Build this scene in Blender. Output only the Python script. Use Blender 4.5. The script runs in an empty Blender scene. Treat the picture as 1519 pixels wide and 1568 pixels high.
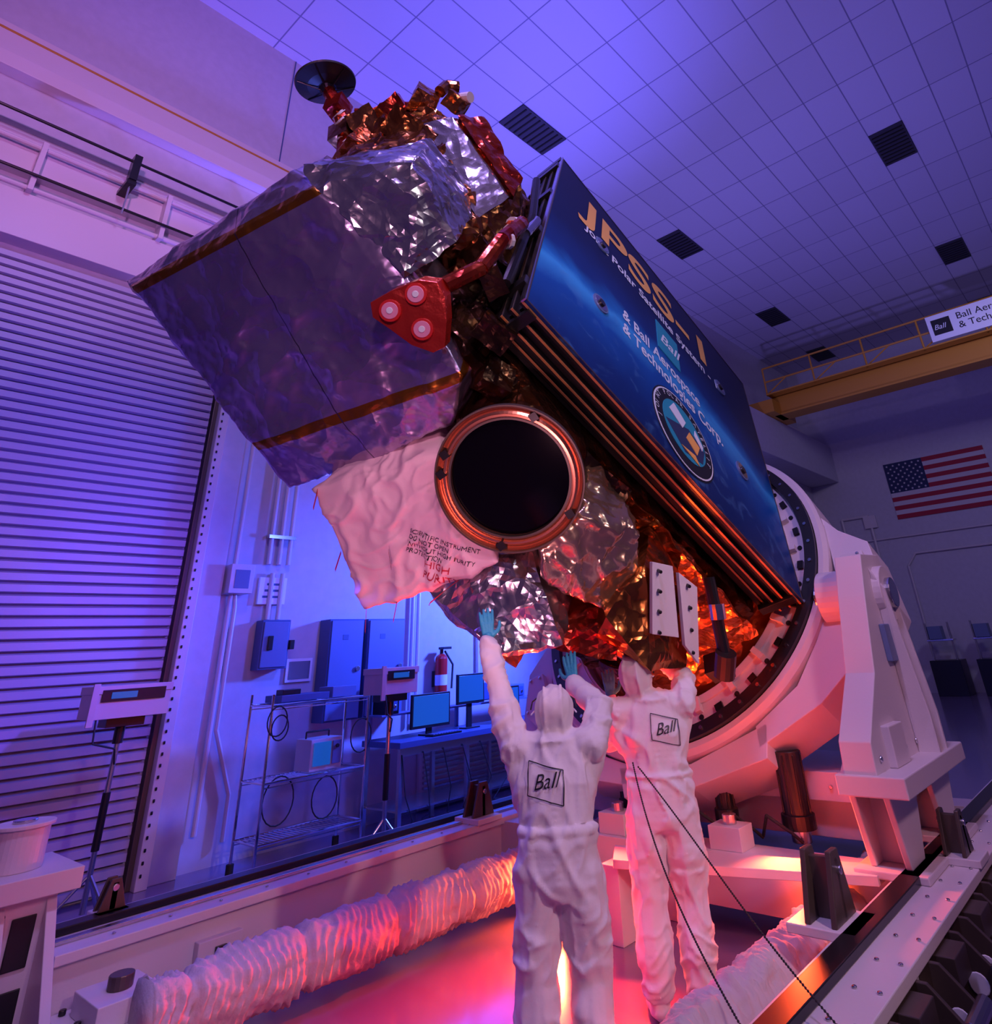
import bpy, bmesh, math, random
from mathutils import Vector, Matrix, noise, Euler
random.seed(7)
scene=bpy.context.scene
scene.view_settings.view_transform='Standard'
scene.view_settings.look='None'
COL=bpy.context.collection

# ---------------------------------------------------------------- materials
def mat(name,col,rough=.5,metal=0.0,bump=0.0,bscale=20,emit=None,estr=0,bdet=3,coat=0,var=0.0,bdist=.02):
    m=bpy.data.materials.new(name); m.use_nodes=True
    nt=m.node_tree; p=nt.nodes['Principled BSDF']
    p.inputs['Base Color'].default_value=(*col,1); p.inputs['Roughness'].default_value=rough
    p.inputs['Metallic'].default_value=metal
    if coat: p.inputs['Coat Weight'].default_value=coat
    if emit: p.inputs['Emission Color'].default_value=(*emit,1); p.inputs['Emission Strength'].default_value=estr
    tc=nt.nodes.new('ShaderNodeTexCoord')
    if bump or var:
        n=nt.nodes.new('ShaderNodeTexNoise'); n.inputs['Scale'].default_value=bscale; n.inputs['Detail'].default_value=bdet
        nt.links.new(tc.outputs['Object'],n.inputs['Vector'])
    if bump:
        b=nt.nodes.new('ShaderNodeBump'); b.inputs['Strength'].default_value=bump; b.inputs['Distance'].default_value=bdist
        nt.links.new(n.outputs['Fac'],b.inputs['Height']); nt.links.new(b.outputs['Normal'],p.inputs['Normal'])
    if var:
        r=nt.nodes.new('ShaderNodeValToRGB')
        r.color_ramp.elements[0].color=(*[c*(1-var) for c in col],1); r.color_ramp.elements[1].color=(*[min(1,c*(1+var)) for c in col],1)
        r.color_ramp.elements[0].position=.3; r.color_ramp.elements[1].position=.7
        nt.links.new(n.outputs['Fac'],r.inputs[0]); nt.links.new(r.outputs[0],p.inputs['Base Color'])
    return m

def foil(name,col,col2,rough=.22,metal=.9,scale=5,strength=.7,dist=.04,stripes=None,ridge=.5,warp=.18):
    m=bpy.data.materials.new(name); m.use_nodes=True
    nt=m.node_tree; L=nt.links; p=nt.nodes['Principled BSDF']
    p.inputs['Roughness'].default_value=rough; p.inputs['Metallic'].default_value=metal
    tc=nt.nodes.new('ShaderNodeTexCoord')
    n0=nt.nodes.new('ShaderNodeTexNoise'); n0.inputs['Scale'].default_value=scale*.7; n0.inputs['Detail'].default_value=3
    L.new(tc.outputs['Object'],n0.inputs['Vector'])
    mx=nt.nodes.new('ShaderNodeMixRGB'); mx.blend_type='LINEAR_LIGHT'; mx.inputs[0].default_value=warp
    L.new(tc.outputs['Object'],mx.inputs[1]); L.new(n0.outputs['Color'],mx.inputs[2])
    vo=nt.nodes.new('ShaderNodeTexVoronoi'); vo.inputs['Scale'].default_value=scale; vo.feature='F1'
    L.new(mx.outputs[0],vo.inputs['Vector'])
    rg=nt.nodes.new('ShaderNodeTexNoise'); rg.inputs['Scale'].default_value=scale*.8; rg.inputs['Detail'].default_value=3.5; rg.noise_type='RIDGED_MULTIFRACTAL'
    L.new(mx.outputs[0],rg.inputs['Vector'])
    ad=nt.nodes.new('ShaderNodeMath'); ad.operation='MULTIPLY_ADD'; ad.inputs[1].default_value=ridge
    L.new(rg.outputs['Fac'],ad.inputs[0]); L.new(vo.outputs['Distance'],ad.inputs[2])
    b=nt.nodes.new('ShaderNodeBump'); b.inputs['Strength'].default_value=strength; b.inputs['Distance'].default_value=dist
    L.new(ad.outputs[0],b.inputs['Height']); L.new(b.outputs['Normal'],p.inputs['Normal'])
    r=nt.nodes.new('ShaderNodeValToRGB'); r.color_ramp.elements[0].position=.35; r.color_ramp.elements[1].position=.65
    r.color_ramp.elements[0].color=(*col,1); r.color_ramp.elements[1].color=(*col2,1)
    L.new(n0.outputs['Fac'],r.inputs[0]); out=r.outputs[0]
    if stripes:
        sx=nt.nodes.new('ShaderNodeSeparateXYZ'); L.new(tc.outputs['Object'],sx.inputs[0])
        for k,c0,w,axis,sc in stripes:
            f=nt.nodes.new('ShaderNodeMath'); f.operation='MULTIPLY_ADD'; f.inputs[1].default_value=-k
            L.new(sx.outputs[2 if axis==0 else 0],f.inputs[0]); L.new(sx.outputs[0 if axis==0 else 2],f.inputs[2])
            g=nt.nodes.new('ShaderNodeMath'); g.operation='COMPARE'; g.inputs[1].default_value=c0; g.inputs[2].default_value=w
            L.new(f.outputs[0],g.inputs[0])
            q=nt.nodes.new('ShaderNodeMixRGB'); q.inputs[2].default_value=(*sc,1)
            L.new(g.outputs[0],q.inputs[0]); L.new(out,q.inputs[1]); out=q.outputs[0]
    L.new(out,p.inputs['Base Color'])
    return m

white=mat('white_paint',(.66,.60,.63),.38,bump=.04,bscale=60)
whitewall=mat('wall_paint',(.52,.50,.58),.6,bump=.05,bscale=8,var=.04)
black=mat('black_paint',(.012,.012,.014),.35)
blackm=mat('black_metal',(.03,.028,.03),.3,.6)
rubber=mat('rubber',(.02,.02,.022),.7)
steel=mat('steel',(.6,.6,.62),.25,1)
chrome=mat('chrome',(.8,.8,.82),.12,1)
grey=mat('grey_enamel',(.13,.18,.34),.45)
greyblue=mat('equipment_blue_grey',(.06,.10,.24),.45)
beige=mat('instrument_beige',(.6,.57,.55),.45)
screen=mat('monitor_screen',(.01,.03,.08),.15,emit=(.01,.10,.55),estr=.7)
red=mat('red_enamel',(.6,.02,.02),.3)
teal=mat('nitrile_glove',(.04,.36,.50),.5,bump=.2,bscale=80)
skin=mat('skin',(.62,.36,.27),.5)
maskm=mat('face_mask',(.75,.75,.78),.7)
glass=mat('goggles',(.35,.4,.45),.08)
bronze=mat('bronze_bracket',(.12,.09,.075),.4,.6)
copper=mat('copper_rim',(.70,.29,.17),.24,.9)
yellow=mat('crane_yellow',(.50,.22,.02),.45)
navy=mat('flag_navy',(.02,.03,.10),.8)
fred=mat('flag_red',(.38,.02,.05),.8)
fwhite=mat('flag_white',(.62,.58,.62),.8)
vent=mat('vent_dark',(.03,.03,.045),.6)
orange=mat('orange_edge',(.90,.40,.14),.32,.6)
gasket=mat('panel_core',(.008,.006,.006),.5)
printw=mat('print_white',(.80,.82,.88),.5)
printo=mat('print_orange',(.95,.45,.10),.5)
printb=mat('print_black',(.01,.01,.015),.5)
printt=mat('print_teal',(.02,.30,.42),.5)
redtext=mat('red_ink',(.5,.02,.05),.7)
silver=foil('silver_foil',(.50,.44,.58),(.62,.58,.68),.22,.9,3.5,.6,.05)
crinkle=foil('crinkled_silver_foil',(.46,.42,.48),(.64,.59,.63),.20,.93,3.4,.75,.08,ridge=.8)
shroudm=foil('mylar_shroud',(.42,.31,.52),(.60,.46,.66),.25,.87,3.2,.60,.07,
   stripes=[(.218,-1.15,.032,0,(.42,.15,.02)),(.284,.235,.036,0,(.42,.15,.02)),(-.1,-1.45,.004,1,(.14,.10,.18))],ridge=1.1,warp=.3)
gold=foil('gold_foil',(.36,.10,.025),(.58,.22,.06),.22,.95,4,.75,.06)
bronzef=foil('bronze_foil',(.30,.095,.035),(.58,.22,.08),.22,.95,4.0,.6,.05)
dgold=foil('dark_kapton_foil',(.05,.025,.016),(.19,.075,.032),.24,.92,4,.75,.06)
redfoil=foil('red_kapton_foil',(.35,.02,.015),(.50,.07,.03),.22,.85,5,.7,.03)
coverred=mat('red_cover_sheet',(.50,.03,.02),.25,.5,bump=.4,bscale=14)
warm=foil('amber_foil',(.58,.36,.24),(.74,.52,.34),.2,.88,3.2,.7,.06)
suit=mat('coverall_fabric',(.70,.66,.69),.74,bump=.25,bscale=28,bdist=.006)
pinkcloth=mat('esd_cloth',(.90,.62,.68),.6,bump=.25,bscale=18,bdist=.01)
bellowm=mat('bellows_fabric',(.50,.44,.47),.85,bump=.4,bscale=25)

# ---------------------------------------------------------------- mesh builder
ICO={}
def ico(sub):
    if sub not in ICO:
        t=bmesh.new(); bmesh.ops.create_icosphere(t,subdivisions=sub,radius=1)
        ICO[sub]=([v.co.copy() for v in t.verts],[[v.index for v in f.verts] for f in t.faces]); t.free()
    return ICO[sub]
class Bd:
    def __init__(s): s.bm=bmesh.new(); s.mats=[]
    def mi(s,m):
        if m not in s.mats: s.mats.append(m)
        return s.mats.index(m)
    def _tag(s,vs,m):
        i=s.mi(m); fs=set()
        for v in vs:
            for f in v.link_faces: fs.add(f)
        for f in fs: f.material_index=i
    def box(s,lo,hi,m,rot=None):
        lo=Vector(lo);hi=Vector(hi);c=(lo+hi)/2;d=hi-lo
        M=Matrix.Translation(c)
        if rot: M=M@Euler(rot).to_matrix().to_4x4()
        M=M@Matrix.Diagonal((abs(d.x),abs(d.y),abs(d.z),1))
        r=bmesh.ops.create_cube(s.bm,size=1,matrix=M); s._tag(r['verts'],m)
    def cyl(s,a,b,r,m,seg=16,r2=None):
        a=Vector(a);b=Vector(b);d=b-a
        M=Matrix.Translation((a+b)/2)@d.to_track_quat('Z','Y').to_matrix().to_4x4()
        q=bmesh.ops.create_cone(s.bm,cap_ends=True,segments=seg,radius1=r,radius2=r if r2 is None else r2,depth=d.length,matrix=M)
        s._tag(q['verts'],m)
    def sph(s,c,r,m,sub=2,M=None):
        if not hasattr(r,'__len__'): r=(r,r,r)
        T=Matrix.Translation(c)
        if M is not None: T=T@M.to_4x4()
        T=T@Matrix.Diagonal((*r,1)); V,F=ico(sub); i=s.mi(m)
        vs=[s.bm.verts.new(T@v) for v in V]
        for f in F: s.bm.faces.new([vs[j] for j in f]).material_index=i
    def prism(s,pts,ex,m):
        pts=[Vector(p) for p in pts]; ex=Vector(ex); k=len(pts)
        a=[s.bm.verts.new(p) for p in pts]; b=[s.bm.verts.new(p+ex) for p in pts]; i=s.mi(m)
        fs=[s.bm.faces.new(a),s.bm.faces.new(b[::-1])]
        for j in range(k): fs.append(s.bm.faces.new((a[j],b[j],b[(j+1)%k],a[(j+1)%k])))
        for f in fs: f.material_index=i
    def path(s,pts,r,m,seg=8):
        pts=[Vector(p) for p in pts]
        for a,b in zip(pts,pts[1:]): s.cyl(a,b,r,m,seg)
        for p in pts[1:-1]: s.sph(p,r,m,1)
    def lathe(s,prof,m,seg=96,c=(0,0,0),closed=True):
        i=s.mi(m); rings=[]; c=Vector(c)
        for a,r in prof:
            ring=[]
            for k in range(seg):
                t=2*math.pi*k/seg
                ring.append(s.bm.verts.new(c+Vector((a,r*math.cos(t),r*math.sin(t)))))
            rings.append(ring)
        n=len(rings); 
        for j in range(n if closed else n-1):
            A=rings[j];Bq=rings[(j+1)%n]
            for k in range(seg):
                f=s.bm.faces.new((A[k],A[(k+1)%seg],Bq[(k+1)%seg],Bq[k])); f.material_index=i
    def quad(s,pts,m):
        f=s.bm.faces.new([s.bm.verts.new(Vector(p)) for p in pts]); f.material_index=s.mi(m)
    def done(s,name,parent=None,bevel=0,smooth=False,mw=None):
        bmesh.ops.recalc_face_normals(s.bm,faces=s.bm.faces[:])
        me=bpy.data.meshes.new(name); s.bm.to_mesh(me); s.bm.free()
        for m in s.mats: me.materials.append(m)
        if smooth: me.polygons.foreach_set('use_smooth',[True]*len(me.polygons))
        ob=bpy.data.objects.new(name,me); COL.objects.link(ob)
        if mw is not None: ob.matrix_world=mw
        if parent: ob.parent=parent
        if bevel:
            b=ob.modifiers.new('bevel','BEVEL'); b.width=bevel; b.segments=2; b.limit_method='ANGLE'
        return ob
def empty(name,mw=None):
    e=bpy.data.objects.new(name,None); e.empty_display_size=.2; COL.objects.link(e)
    if mw is not None: e.matrix_world=mw
    return e
def crease(q):
    a=abs(noise.noise(q))
    return max(0.0,1-a*4.2)
def crumple_hull(name,pts,m,parent,maxlen=.07,amp=.02,fs=6,seed=0,smooth=False,soft=0,fine=.5,folds=0,ffreq=4):
    bm=bmesh.new()
    P=[Vector(p) for p in pts]
    for p in P: bm.verts.new(p)
    r=bmesh.ops.convex_hull(bm,input=bm.verts[:])
    bmesh.ops.delete(bm,geom=[v for v in bm.verts if not v.link_faces],context='VERTS')
    for it in range(8):
        bmesh.ops.triangulate(bm,faces=bm.faces[:])
        es=[e for e in bm.edges if e.calc_length()>maxlen]
        if not es: break
        bmesh.ops.subdivide_edges(bm,edges=es,cuts=1)
    bmesh.ops.triangulate(bm,faces=bm.faces[:])
    for k in range(soft): bmesh.ops.smooth_vert(bm,verts=bm.verts[:],factor=.5,use_axis_x=True,use_axis_y=True,use_axis_z=True)
    bmesh.ops.recalc_face_normals(bm,faces=bm.faces[:]); bm.normal_update()
    sd=Vector((seed*3.1,seed*1.7,seed*.9))
    new=[]
    for v in bm.verts:
        q=v.co*fs+sd
        c=v.co+noise.noise_vector(q)*amp+noise.noise_vector(q*2.3)*amp*fine
        if folds:
            wq=v.co+noise.noise_vector(v.co*2+sd)*.12
            c=c+v.normal*folds*(crease(wq*ffreq+sd)+.6*crease(Vector((wq.x*ffreq*2.2,wq.y*ffreq*.8,wq.z*ffreq*1.2))+sd*2))
        new.append(c)
    for v,c in zip(bm.verts,new): v.co=c
    bmesh.ops.recalc_face_normals(bm,faces=bm.faces[:])
    me=bpy.data.meshes.new(name); bm.to_mesh(me); bm.free(); me.materials.append(m)
    if smooth: me.polygons.foreach_set('use_smooth',[True]*len(me.polygons))
    ob=bpy.data.objects.new(name,me); COL.objects.link(ob)
    if parent: ob.parent=parent
    return ob

def text_mesh(name,body,size,m,parent,loc,rot=(0,0,0),shear=0,extr=.0,align='LEFT',spacing=1.0,bold=0,sx=1.0):
    cu=bpy.data.curves.new(name+'_c','FONT'); cu.body=body; cu.size=size; cu.shear=shear; cu.align_x=align; cu.space_character=spacing; cu.offset=bold; cu.extrude=extr
    t=bpy.data.objects.new(name+'_t',cu); COL.objects.link(t); bpy.context.view_layer.update()
    me=bpy.data.meshes.new_from_object(t.evaluated_get(bpy.context.evaluated_depsgraph_get()))
    bpy.data.objects.remove(t); 
    me.materials.clear(); me.materials.append(m)
    ob=bpy.data.objects.new(name,me); COL.objects.link(ob)
    ob.location=loc; ob.rotation_euler=rot; ob.scale=(sx,1,1)
    if parent: ob.parent=parent
    return ob

# ================================================================= TECHNICIANS (built first while the scene is light)
def chain(b,pts,m,step=.3,sub=2):
    for (p0,r0),(p1,r1) in zip(pts,pts[1:]):
        p0=Vector(p0);p1=Vector(p1)
        r0=Vector(r0 if hasattr(r0,'__len__') else (r0,)*3); r1=Vector(r1 if hasattr(r1,'__len__') else (r1,)*3)
        k=max(2,int((p1-p0).length/(min(min(r0),min(r1))*step))+1)
        for i in range(k+1):
            t=i/k; b.sph(p0.lerp(p1,t),tuple(r0.lerp(r1,t)),m,sub)
def remesh(ob,vox,sm):
    r=ob.modifiers.new('remesh','REMESH'); r.mode='VOXEL'; r.voxel_size=vox; r.use_smooth_shade=True
    k=ob.modifiers.new('smooth','SMOOTH'); k.factor=.6; k.iterations=sm
def hand(b,wrist,tip_dir,side_dir,m,thumb_sign,curl=.3):
    w=Vector(wrist); u=Vector(tip_dir).normalized(); sd=Vector(side_dir); sd=(sd-u*sd.dot(u)).normalized(); nr=u.cross(sd)
    chain(b,[(w-u*.02,(.026,.026,.026)),(w+u*.02,(.028,.028,.028))],m)
    for q in (-.026,-.009,.009,.026): chain(b,[(w+u*.015+sd*q*.6,.015),(w+u*.085+sd*q,.0135)],m)
    for i,(q,ln) in enumerate(((-.030,.062),(-.010,.076),(.010,.080),(.030,.070))):
        base=w+u*.088+sd*q; d1=(u+sd*q*3).normalized()
        p1=base+d1*ln*.45; p2=p1+(d1+nr*curl)*ln*.32; p3=p2+(d1+nr*curl*2.2)*ln*.26
        chain(b,[(base,.0105),(p1,.0098),(p2,.0090),(p3,.0080)],m)
    ts=thumb_sign; t0=w+u*.03+sd*ts*.028; t1=t0+(u*.5+sd*ts*.8+nr*.3).normalized()*.035; t2=t1+(u*.8+sd*ts*.45+nr*.3).normalized()*.03; t3=t2+(u+sd*ts*.1+nr*.3).normalized()*.025
    chain(b,[(t0,.015),(t1,.0125),(t2,.011),(t3,.009)],m)
def technician(base,yaw_f,H,P,seed):
    fw=Vector((yaw_f[0],yaw_f[1],0)).normalized(); rt=Vector((fw.y,-fw.x,0))
    M=Matrix(((rt.x,fw.x,0,base[0]),(rt.y,fw.y,0,base[1]),(0,0,1,base[2]),(0,0,0,1)))
    root=empty('cleanroom_technician',M)
    k=H/1.72
    b=Bd()
    lx,ly=P.get('lean',(0,0))
    chain(b,[((0,0,.84*k),(.206,.156,.10)),((lx*.2,ly*.2-.01,.98*k),(.196,.148,.10)),((lx*.5,ly*.5,1.05*k),(.184,.134,.10)),((lx*.8,ly*.8,1.22*k),(.208,.142,.10)),((lx,ly,1.36*k),(.180,.106,.075))],suit)
    for sg,S in ((-1,P['L']),(1,P['R'])):
        sh,el,wr=[Vector(q) for q in S[:3]]
        chain(b,[((sg*.06+lx,ly,1.38*k),.066),(sh,.080)],suit)
        chain(b,[((sg*.13,0,1.16*k),(.070,.080,.08)),(sh.lerp(el,.35)+Vector((0,0,-.03)),(.070,.073,.070))],suit)
        mid=sh.lerp(el,.5)+Vector((0,-.01,-.015))
        chain(b,[(sh,.082),(mid,.077),(el,.064)],suit); chain(b,[(el,.064),(el.lerp(wr,.5),.058),(wr-(wr-el).normalized()*.02,.043)],suit)
        chain(b,[(wr-(wr-el).normalized()*.045,.048),(wr-(wr-el).normalized()*.015,.038)],suit)
    for sg in (-1,1):
        fx=sg*P.get('stance',.10)
        chain(b,[((sg*.095,0,.86*k),(.118,.134,.11)),((sg*.105,.005,.66*k),(.112,.118,.10)),((fx,.012,.47*k),(.098,.102,.08)),((fx,-.012,.28*k),(.100,.108,.08)),((fx,-.01,.12*k),(.090,.096,.06))],suit)
        chain(b,[((fx,-.03,.055),(.058,.064,.053)),((fx+sg*.02,.08,.045),(.054,.06,.043)),((fx+sg*.03,.15,.038),(.046,.05,.036))],suit)
    hc=Vector(P['head']); tl=P.get('tilt',.35); yw=P.get('hyaw',0)
    RH=(Matrix.Rotation(yw,3,'Z')@Matrix.Rotation(tl,3,'X'))
    chain(b,[((lx,ly,1.385*k),(.132,.102,.05)),((lx,ly,1.42*k),(.096,.088,.05)),(hc+RH@Vector((0,-.02,-.10)),(.082,.088,.06))],suit)
    b.sph(hc,(.104,.120,.128),suit,3,RH); b.sph(hc+RH@Vector((0,-.015,.04)),(.094,.106,.096),suit,3,RH); b.sph(hc+RH@Vector((0,.02,-.07)),(.080,.085,.075),suit,3,RH)
    for sgx in (-.045,.045):
        chain(b,[(hc+RH@Vector((sgx,-.10,-.06)),.012),(hc+RH@Vector((sgx,-.117,.02)),.012),(hc+RH@Vector((sgx,-.087,.10)),.012),(hc+RH@Vector((sgx,-.02,.138)),.012)],suit,.8,1)
    pts=[(Vector((lx+.118*math.cos(t),ly+.098*math.sin(t),1.405*k)),.012) for t in [q*math.pi/10 for q in range(21)]]; chain(b,pts,suit,1.2,1)
    pts=[(Vector((.190*math.cos(t),.140*math.sin(t)-.005,1.035*k)),.010) for t in [q*math.pi/10 for q in range(21)]]; chain(b,pts,suit,1.2,1)
    tmp=b.done('coverall_src',None,smooth=True); remesh(tmp,.0095,3); bpy.context.view_layer.update()
    me=bpy.data.meshes.new_from_object(tmp.evaluated_get(bpy.context.evaluated_depsgraph_get())); bpy.data.objects.remove(tmp)
    me.name='coverall'; co=[v.co.copy() for v in me.vertices]; no=[v.normal.copy() for v in me.vertices]
    sd=Vector((seed*5.3,seed*2.1,seed*7.7)); out=[]
    for c,nn_ in zip(co,no):
        w=c+noise.noise_vector(c*3.0+sd)*.09
        low=max(0,min(1,(.62*k-c.z)/.25)); wz=3.2+4.5*low
        if c.z>1.30*k and abs(c.x)>.2: wz=8
        head=(c-hc).length<.16
        q1=Vector((w.x*6.5+w.z*2.0,w.y*6.5,w.z*wz))+sd
        q2=Vector((w.x*11-w.z*5,w.y*11,w.z*wz*1.9))+sd*2
        d=.015*crease(q1)**1.3+.007*crease(q2)+.012*noise.noise(c*4.5+sd)
        if c.z<.09: d*=.3
        if head: d*=.45
        out.append(c+nn_*(d-.004))
    for v,c in zip(me.vertices,out): v.co=c
    me.materials.clear(); me.materials.append(suit)
    me.polygons.foreach_set('use_smooth',[True]*len(me.polygons))
    ob=bpy.data.objects.new('coverall',me); COL.objects.link(ob); ob.parent=root
    sm=ob.modifiers.new('relax','SMOOTH'); sm.factor=.5; sm.iterations=1
    f=Bd(); F=lambda x,y,z: hc+RH@Vector((x,y,z))
    f.sph(F(0,.056,0),(.074,.083,.10),skin,3,RH); f.sph(F(0,.138,-.005),(.013,.018,.022),skin,2,RH); f.sph(F(0,.145,-.018),(.016,.013,.011),skin,2,RH)
    f.sph(F(0,.126,-.05),(.024,.012,.010),skin,2,RH)
    for sg in (-1,1):
        f.sph(F(sg*.03,.126,.018),(.014,.011,.010),printw,2,RH); f.sph(F(sg*.03,.135,.018),(.006,.004,.006),printb,1,RH); f.sph(F(sg*.03,.126,.040),(.022,.010,.006),skin,2,RH)
    f.done('face',root,smooth=True)
    f=Bd(); f.sph(F(0,.096,-.048),(.064,.062,.046),maskm,3,RH); 
    for sg in (-1,1): f.path([F(sg*.055,.104,-.04),F(sg*.104,.044,-.02),F(sg*.116,-.02,.0)],.004,maskm,6)
    f.done('face_mask',root,smooth=True)
    f=Bd()
    for sg in (-1,1): f.sph(F(sg*.033,.143,.018),(.030,.012,.022),glass,3,RH); f.path([F(sg*.062,.132,.02),F(sg*.112,.06,.02),F(sg*.118,.0,.015)],.004,black,6)
    f.path([F(-.01,.154,.022),F(.01,.154,.022)],.004,black,6); f.done('safety_glasses',root,smooth=True)
    for nm,S,ts in (('glove_left',P['L'],1),('glove_right',P['R'],-1)):
        b=Bd(); el,wr=Vector(S[1]),Vector(S[2])
        chain(b,[(wr-(wr-el).normalized()*.05,.036),(wr,.030)],teal); hand(b,wr,S[3],S[4],teal,ts,S[5] if len(S)>5 else .3)
        g=b.done(nm,root,smooth=True); remesh(g,.0036,3)
    lg=P['logo']; sz=lg[3]
    b=Bd(); w_,h_=sz*.5,sz*.52
    cs=[(-w_,-h_+.25*sz),(w_*.95,-h_),(w_,h_-.25*sz),(-w_+.05*sz,h_)]
    def strip(p,q,th):
        N=14
        for i in range(N):
            a=Vector(p).lerp(Vector(q),i/N); c=Vector(p).lerp(Vector(q),(i+1)/N); d=(c-a).normalized(); o=Vector((-d.y,d.x))*th
            b.quad([(*(a+o),0),(*(a-o),0),(*(c-o),0),(*(c+o),0)],printb)
    for i in range(4): strip(cs[i],cs[(i+1)%4],.0022)
    lo=b.done('logo_outline',root)
    tm=text_mesh('logo_text','Ball',sz*.50,printb,root,(0,0,0),shear=.35,align='CENTER',bold=.0)
    for v in tm.data.vertices: 
        x,y=v.co.x,v.co.y-.12*sz; v.co.x,v.co.y=x, y+ .12*x
    for o in (lo,tm):
        o.location=(lg[0],lg[1],lg[2]); o.rotation_euler=(math.pi/2,0,0)
        sw=o.modifiers.new('wrap','SHRINKWRAP'); sw.target=ob; sw.wrap_method='PROJECT'; sw.use_project_z=True; sw.use_negative_direction=True; sw.use_positive_direction=True; sw.offset=.008; sw.wrap_mode='ABOVE_SURFACE'
    return root
technician((-2.50,2.84,0),(-.633,.774),1.66,dict(
  L=[(-.19,0,1.33),(-.275,.07,1.58),(-.335,.12,1.825),(-.1,.15,1),(1,.2,.1),.25],
  R=[(.19,0,1.33),(.25,.17,1.47),(.12,.34,1.585),(-.15,.3,1),(1,-.3,0),.3],
  head=(.01,.03,1.475),tilt=.45,hyaw=0,logo=(-.04,-.35,1.19,.17),stance=.120),1)
technician((-2.53,3.80,0),(-.60,.80),1.78,dict(
  L=[(-.20,0,1.40),(-.27,.10,1.24),(-.24,.22,1.46),(-.05,.2,1),(1,.1,0),.3],
  R=[(.19,0,1.42),(.24,.13,1.56),(.12,.26,1.64),(-.3,.3,.9),(1,-.3,0),.4],
  head=(-.075,.0,1.585),tilt=.35,hyaw=-.35,logo=(.06,-.35,1.30,.165),stance=.115),2)

# ================================================================= ROOM
XL=-8.0; YB=24.0; ZC=11.0; XW=XL+.012
def simple_box(name,lo,hi,m,bevel=0):
    b=Bd(); b.box(lo,hi,m); return b.done(name,bevel=bevel)
fm=bpy.data.materials.new('epoxy_floor'); fm.use_nodes=True; nt=fm.node_tree; p=nt.nodes['Principled BSDF']
p.inputs['Base Color'].default_value=(.17,.13,.27,1); p.inputs['Coat Weight'].default_value=.6; p.inputs['Coat Roughness'].default_value=.12
n=nt.nodes.new('ShaderNodeTexNoise'); n.inputs['Scale'].default_value=1.3
r=nt.nodes.new('ShaderNodeMapRange'); r.inputs[3].default_value=.14; r.inputs[4].default_value=.30
nt.links.new(n.outputs['Fac'],r.inputs[0]); nt.links.new(r.outputs[0],p.inputs['Roughness'])
simple_box('floor',(XL-.2,-4,-.2),(9,YB+.2,0),fm)
cm=bpy.data.materials.new('ceiling_tiles'); cm.use_nodes=True; nt=cm.node_tree; L=nt.links; p=nt.nodes['Principled BSDF']; p.inputs['Roughness'].default_value=.6
tc=nt.nodes.new('ShaderNodeTexCoord'); sx=nt.nodes.new('ShaderNodeSeparateXYZ'); L.new(tc.outputs['Object'],sx.inputs[0])
def gridline(sock,off,per,w):
    a=nt.nodes.new('ShaderNodeMath'); a.operation='ADD'; a.inputs[1].default_value=off+100*per; L.new(sock,a.inputs[0])
    m=nt.nodes.new('ShaderNodeMath'); m.operation='MODULO'; m.inputs[1].default_value=per; L.new(a.outputs[0],m.inputs[0])
    c=nt.nodes.new('ShaderNodeMath'); c.operation='COMPARE'; c.inputs[1].default_value=per/2; c.inputs[2].default_value=per/2-w; L.new(m.outputs[0],c.inputs[0])
    return c.outputs[0]
gx=gridline(sx.outputs[0],6.5,.65,.011); gy=gridline(sx.outputs[1],-6.65,1.25,.011)
mu=nt.nodes.new('ShaderNodeMath'); mu.operation='MULTIPLY'; L.new(gx,mu.inputs[0]); L.new(gy,mu.inputs[1])
mp=nt.nodes.new('ShaderNodeMapping'); mp.inputs['Location'].default_value=(10,-5.32+8,0); mp.inputs['Scale'].default_value=(1/.65,1/1.25,0); L.new(tc.outputs['Object'],mp.inputs[0])
fl=nt.nodes.new('ShaderNodeVectorMath'); fl.operation='FLOOR'; L.new(mp.outputs[0],fl.inputs[0])
wn=nt.nodes.new('ShaderNodeTexWhiteNoise'); L.new(fl.outputs[0],wn.inputs['Vector'])
cr=nt.nodes.new('ShaderNodeMix'); cr.data_type='RGBA'; cr.inputs[6].default_value=(.49,.47,.58,1); cr.inputs[7].default_value=(.54,.52,.64,1); L.new(wn.outputs['Value'],cr.inputs[0])
mxx=nt.nodes.new('ShaderNodeMix'); mxx.data_type='RGBA'; mxx.inputs[6].default_value=(.20,.19,.30,1); L.new(mu.outputs[0],mxx.inputs[0]); L.new(cr.outputs[2],mxx.inputs[7]); L.new(mxx.outputs[2],p.inputs['Base Color'])
simple_box('ceiling',(XL-.2,-4,ZC),(9,YB+.2,ZC+.2),cm)
b=Bd()
for x,y in [(-6.5,6.65),(-1.3,12.25),(-6.5,12.25),(-1.3,18.0),(-6.5,18.0),(-6.5,22.2),(-1.3,22.4),(3.9,12.25),(-1.3,6.65)]:
    b.box((x,y,ZC-.03),(x+.65,y+1.25,ZC-.002),vent)
    for k in range(9): b.box((x+.03,y+.1+k*.13,ZC-.045),(x+.62,y+.13+k*.13,ZC-.03),blackm)
b.done('ceiling_vents')
b=Bd(); b.box((XL-.2,-4,0),(XL,YB,ZC),whitewall); b.done('wall_left')
b=Bd(); b.box((XL-.2,YB,0),(9,YB+.2,ZC),whitewall); b.done('wall_back')
b=Bd()
b.box((XL,-4,8.2),(XL+.12,YB,8.72),white); b.box((XL,-4,8.0),(XL+.28,YB,8.2),white)
b.box((XL,-4,7.45),(XL+.10,YB,8.0),whitewall); b.box((XL,-4,6.85),(XL+.16,YB,7.3),white); b.box((XL,-4,6.0),(XL+.22,3.1,6.55),white)
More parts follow.
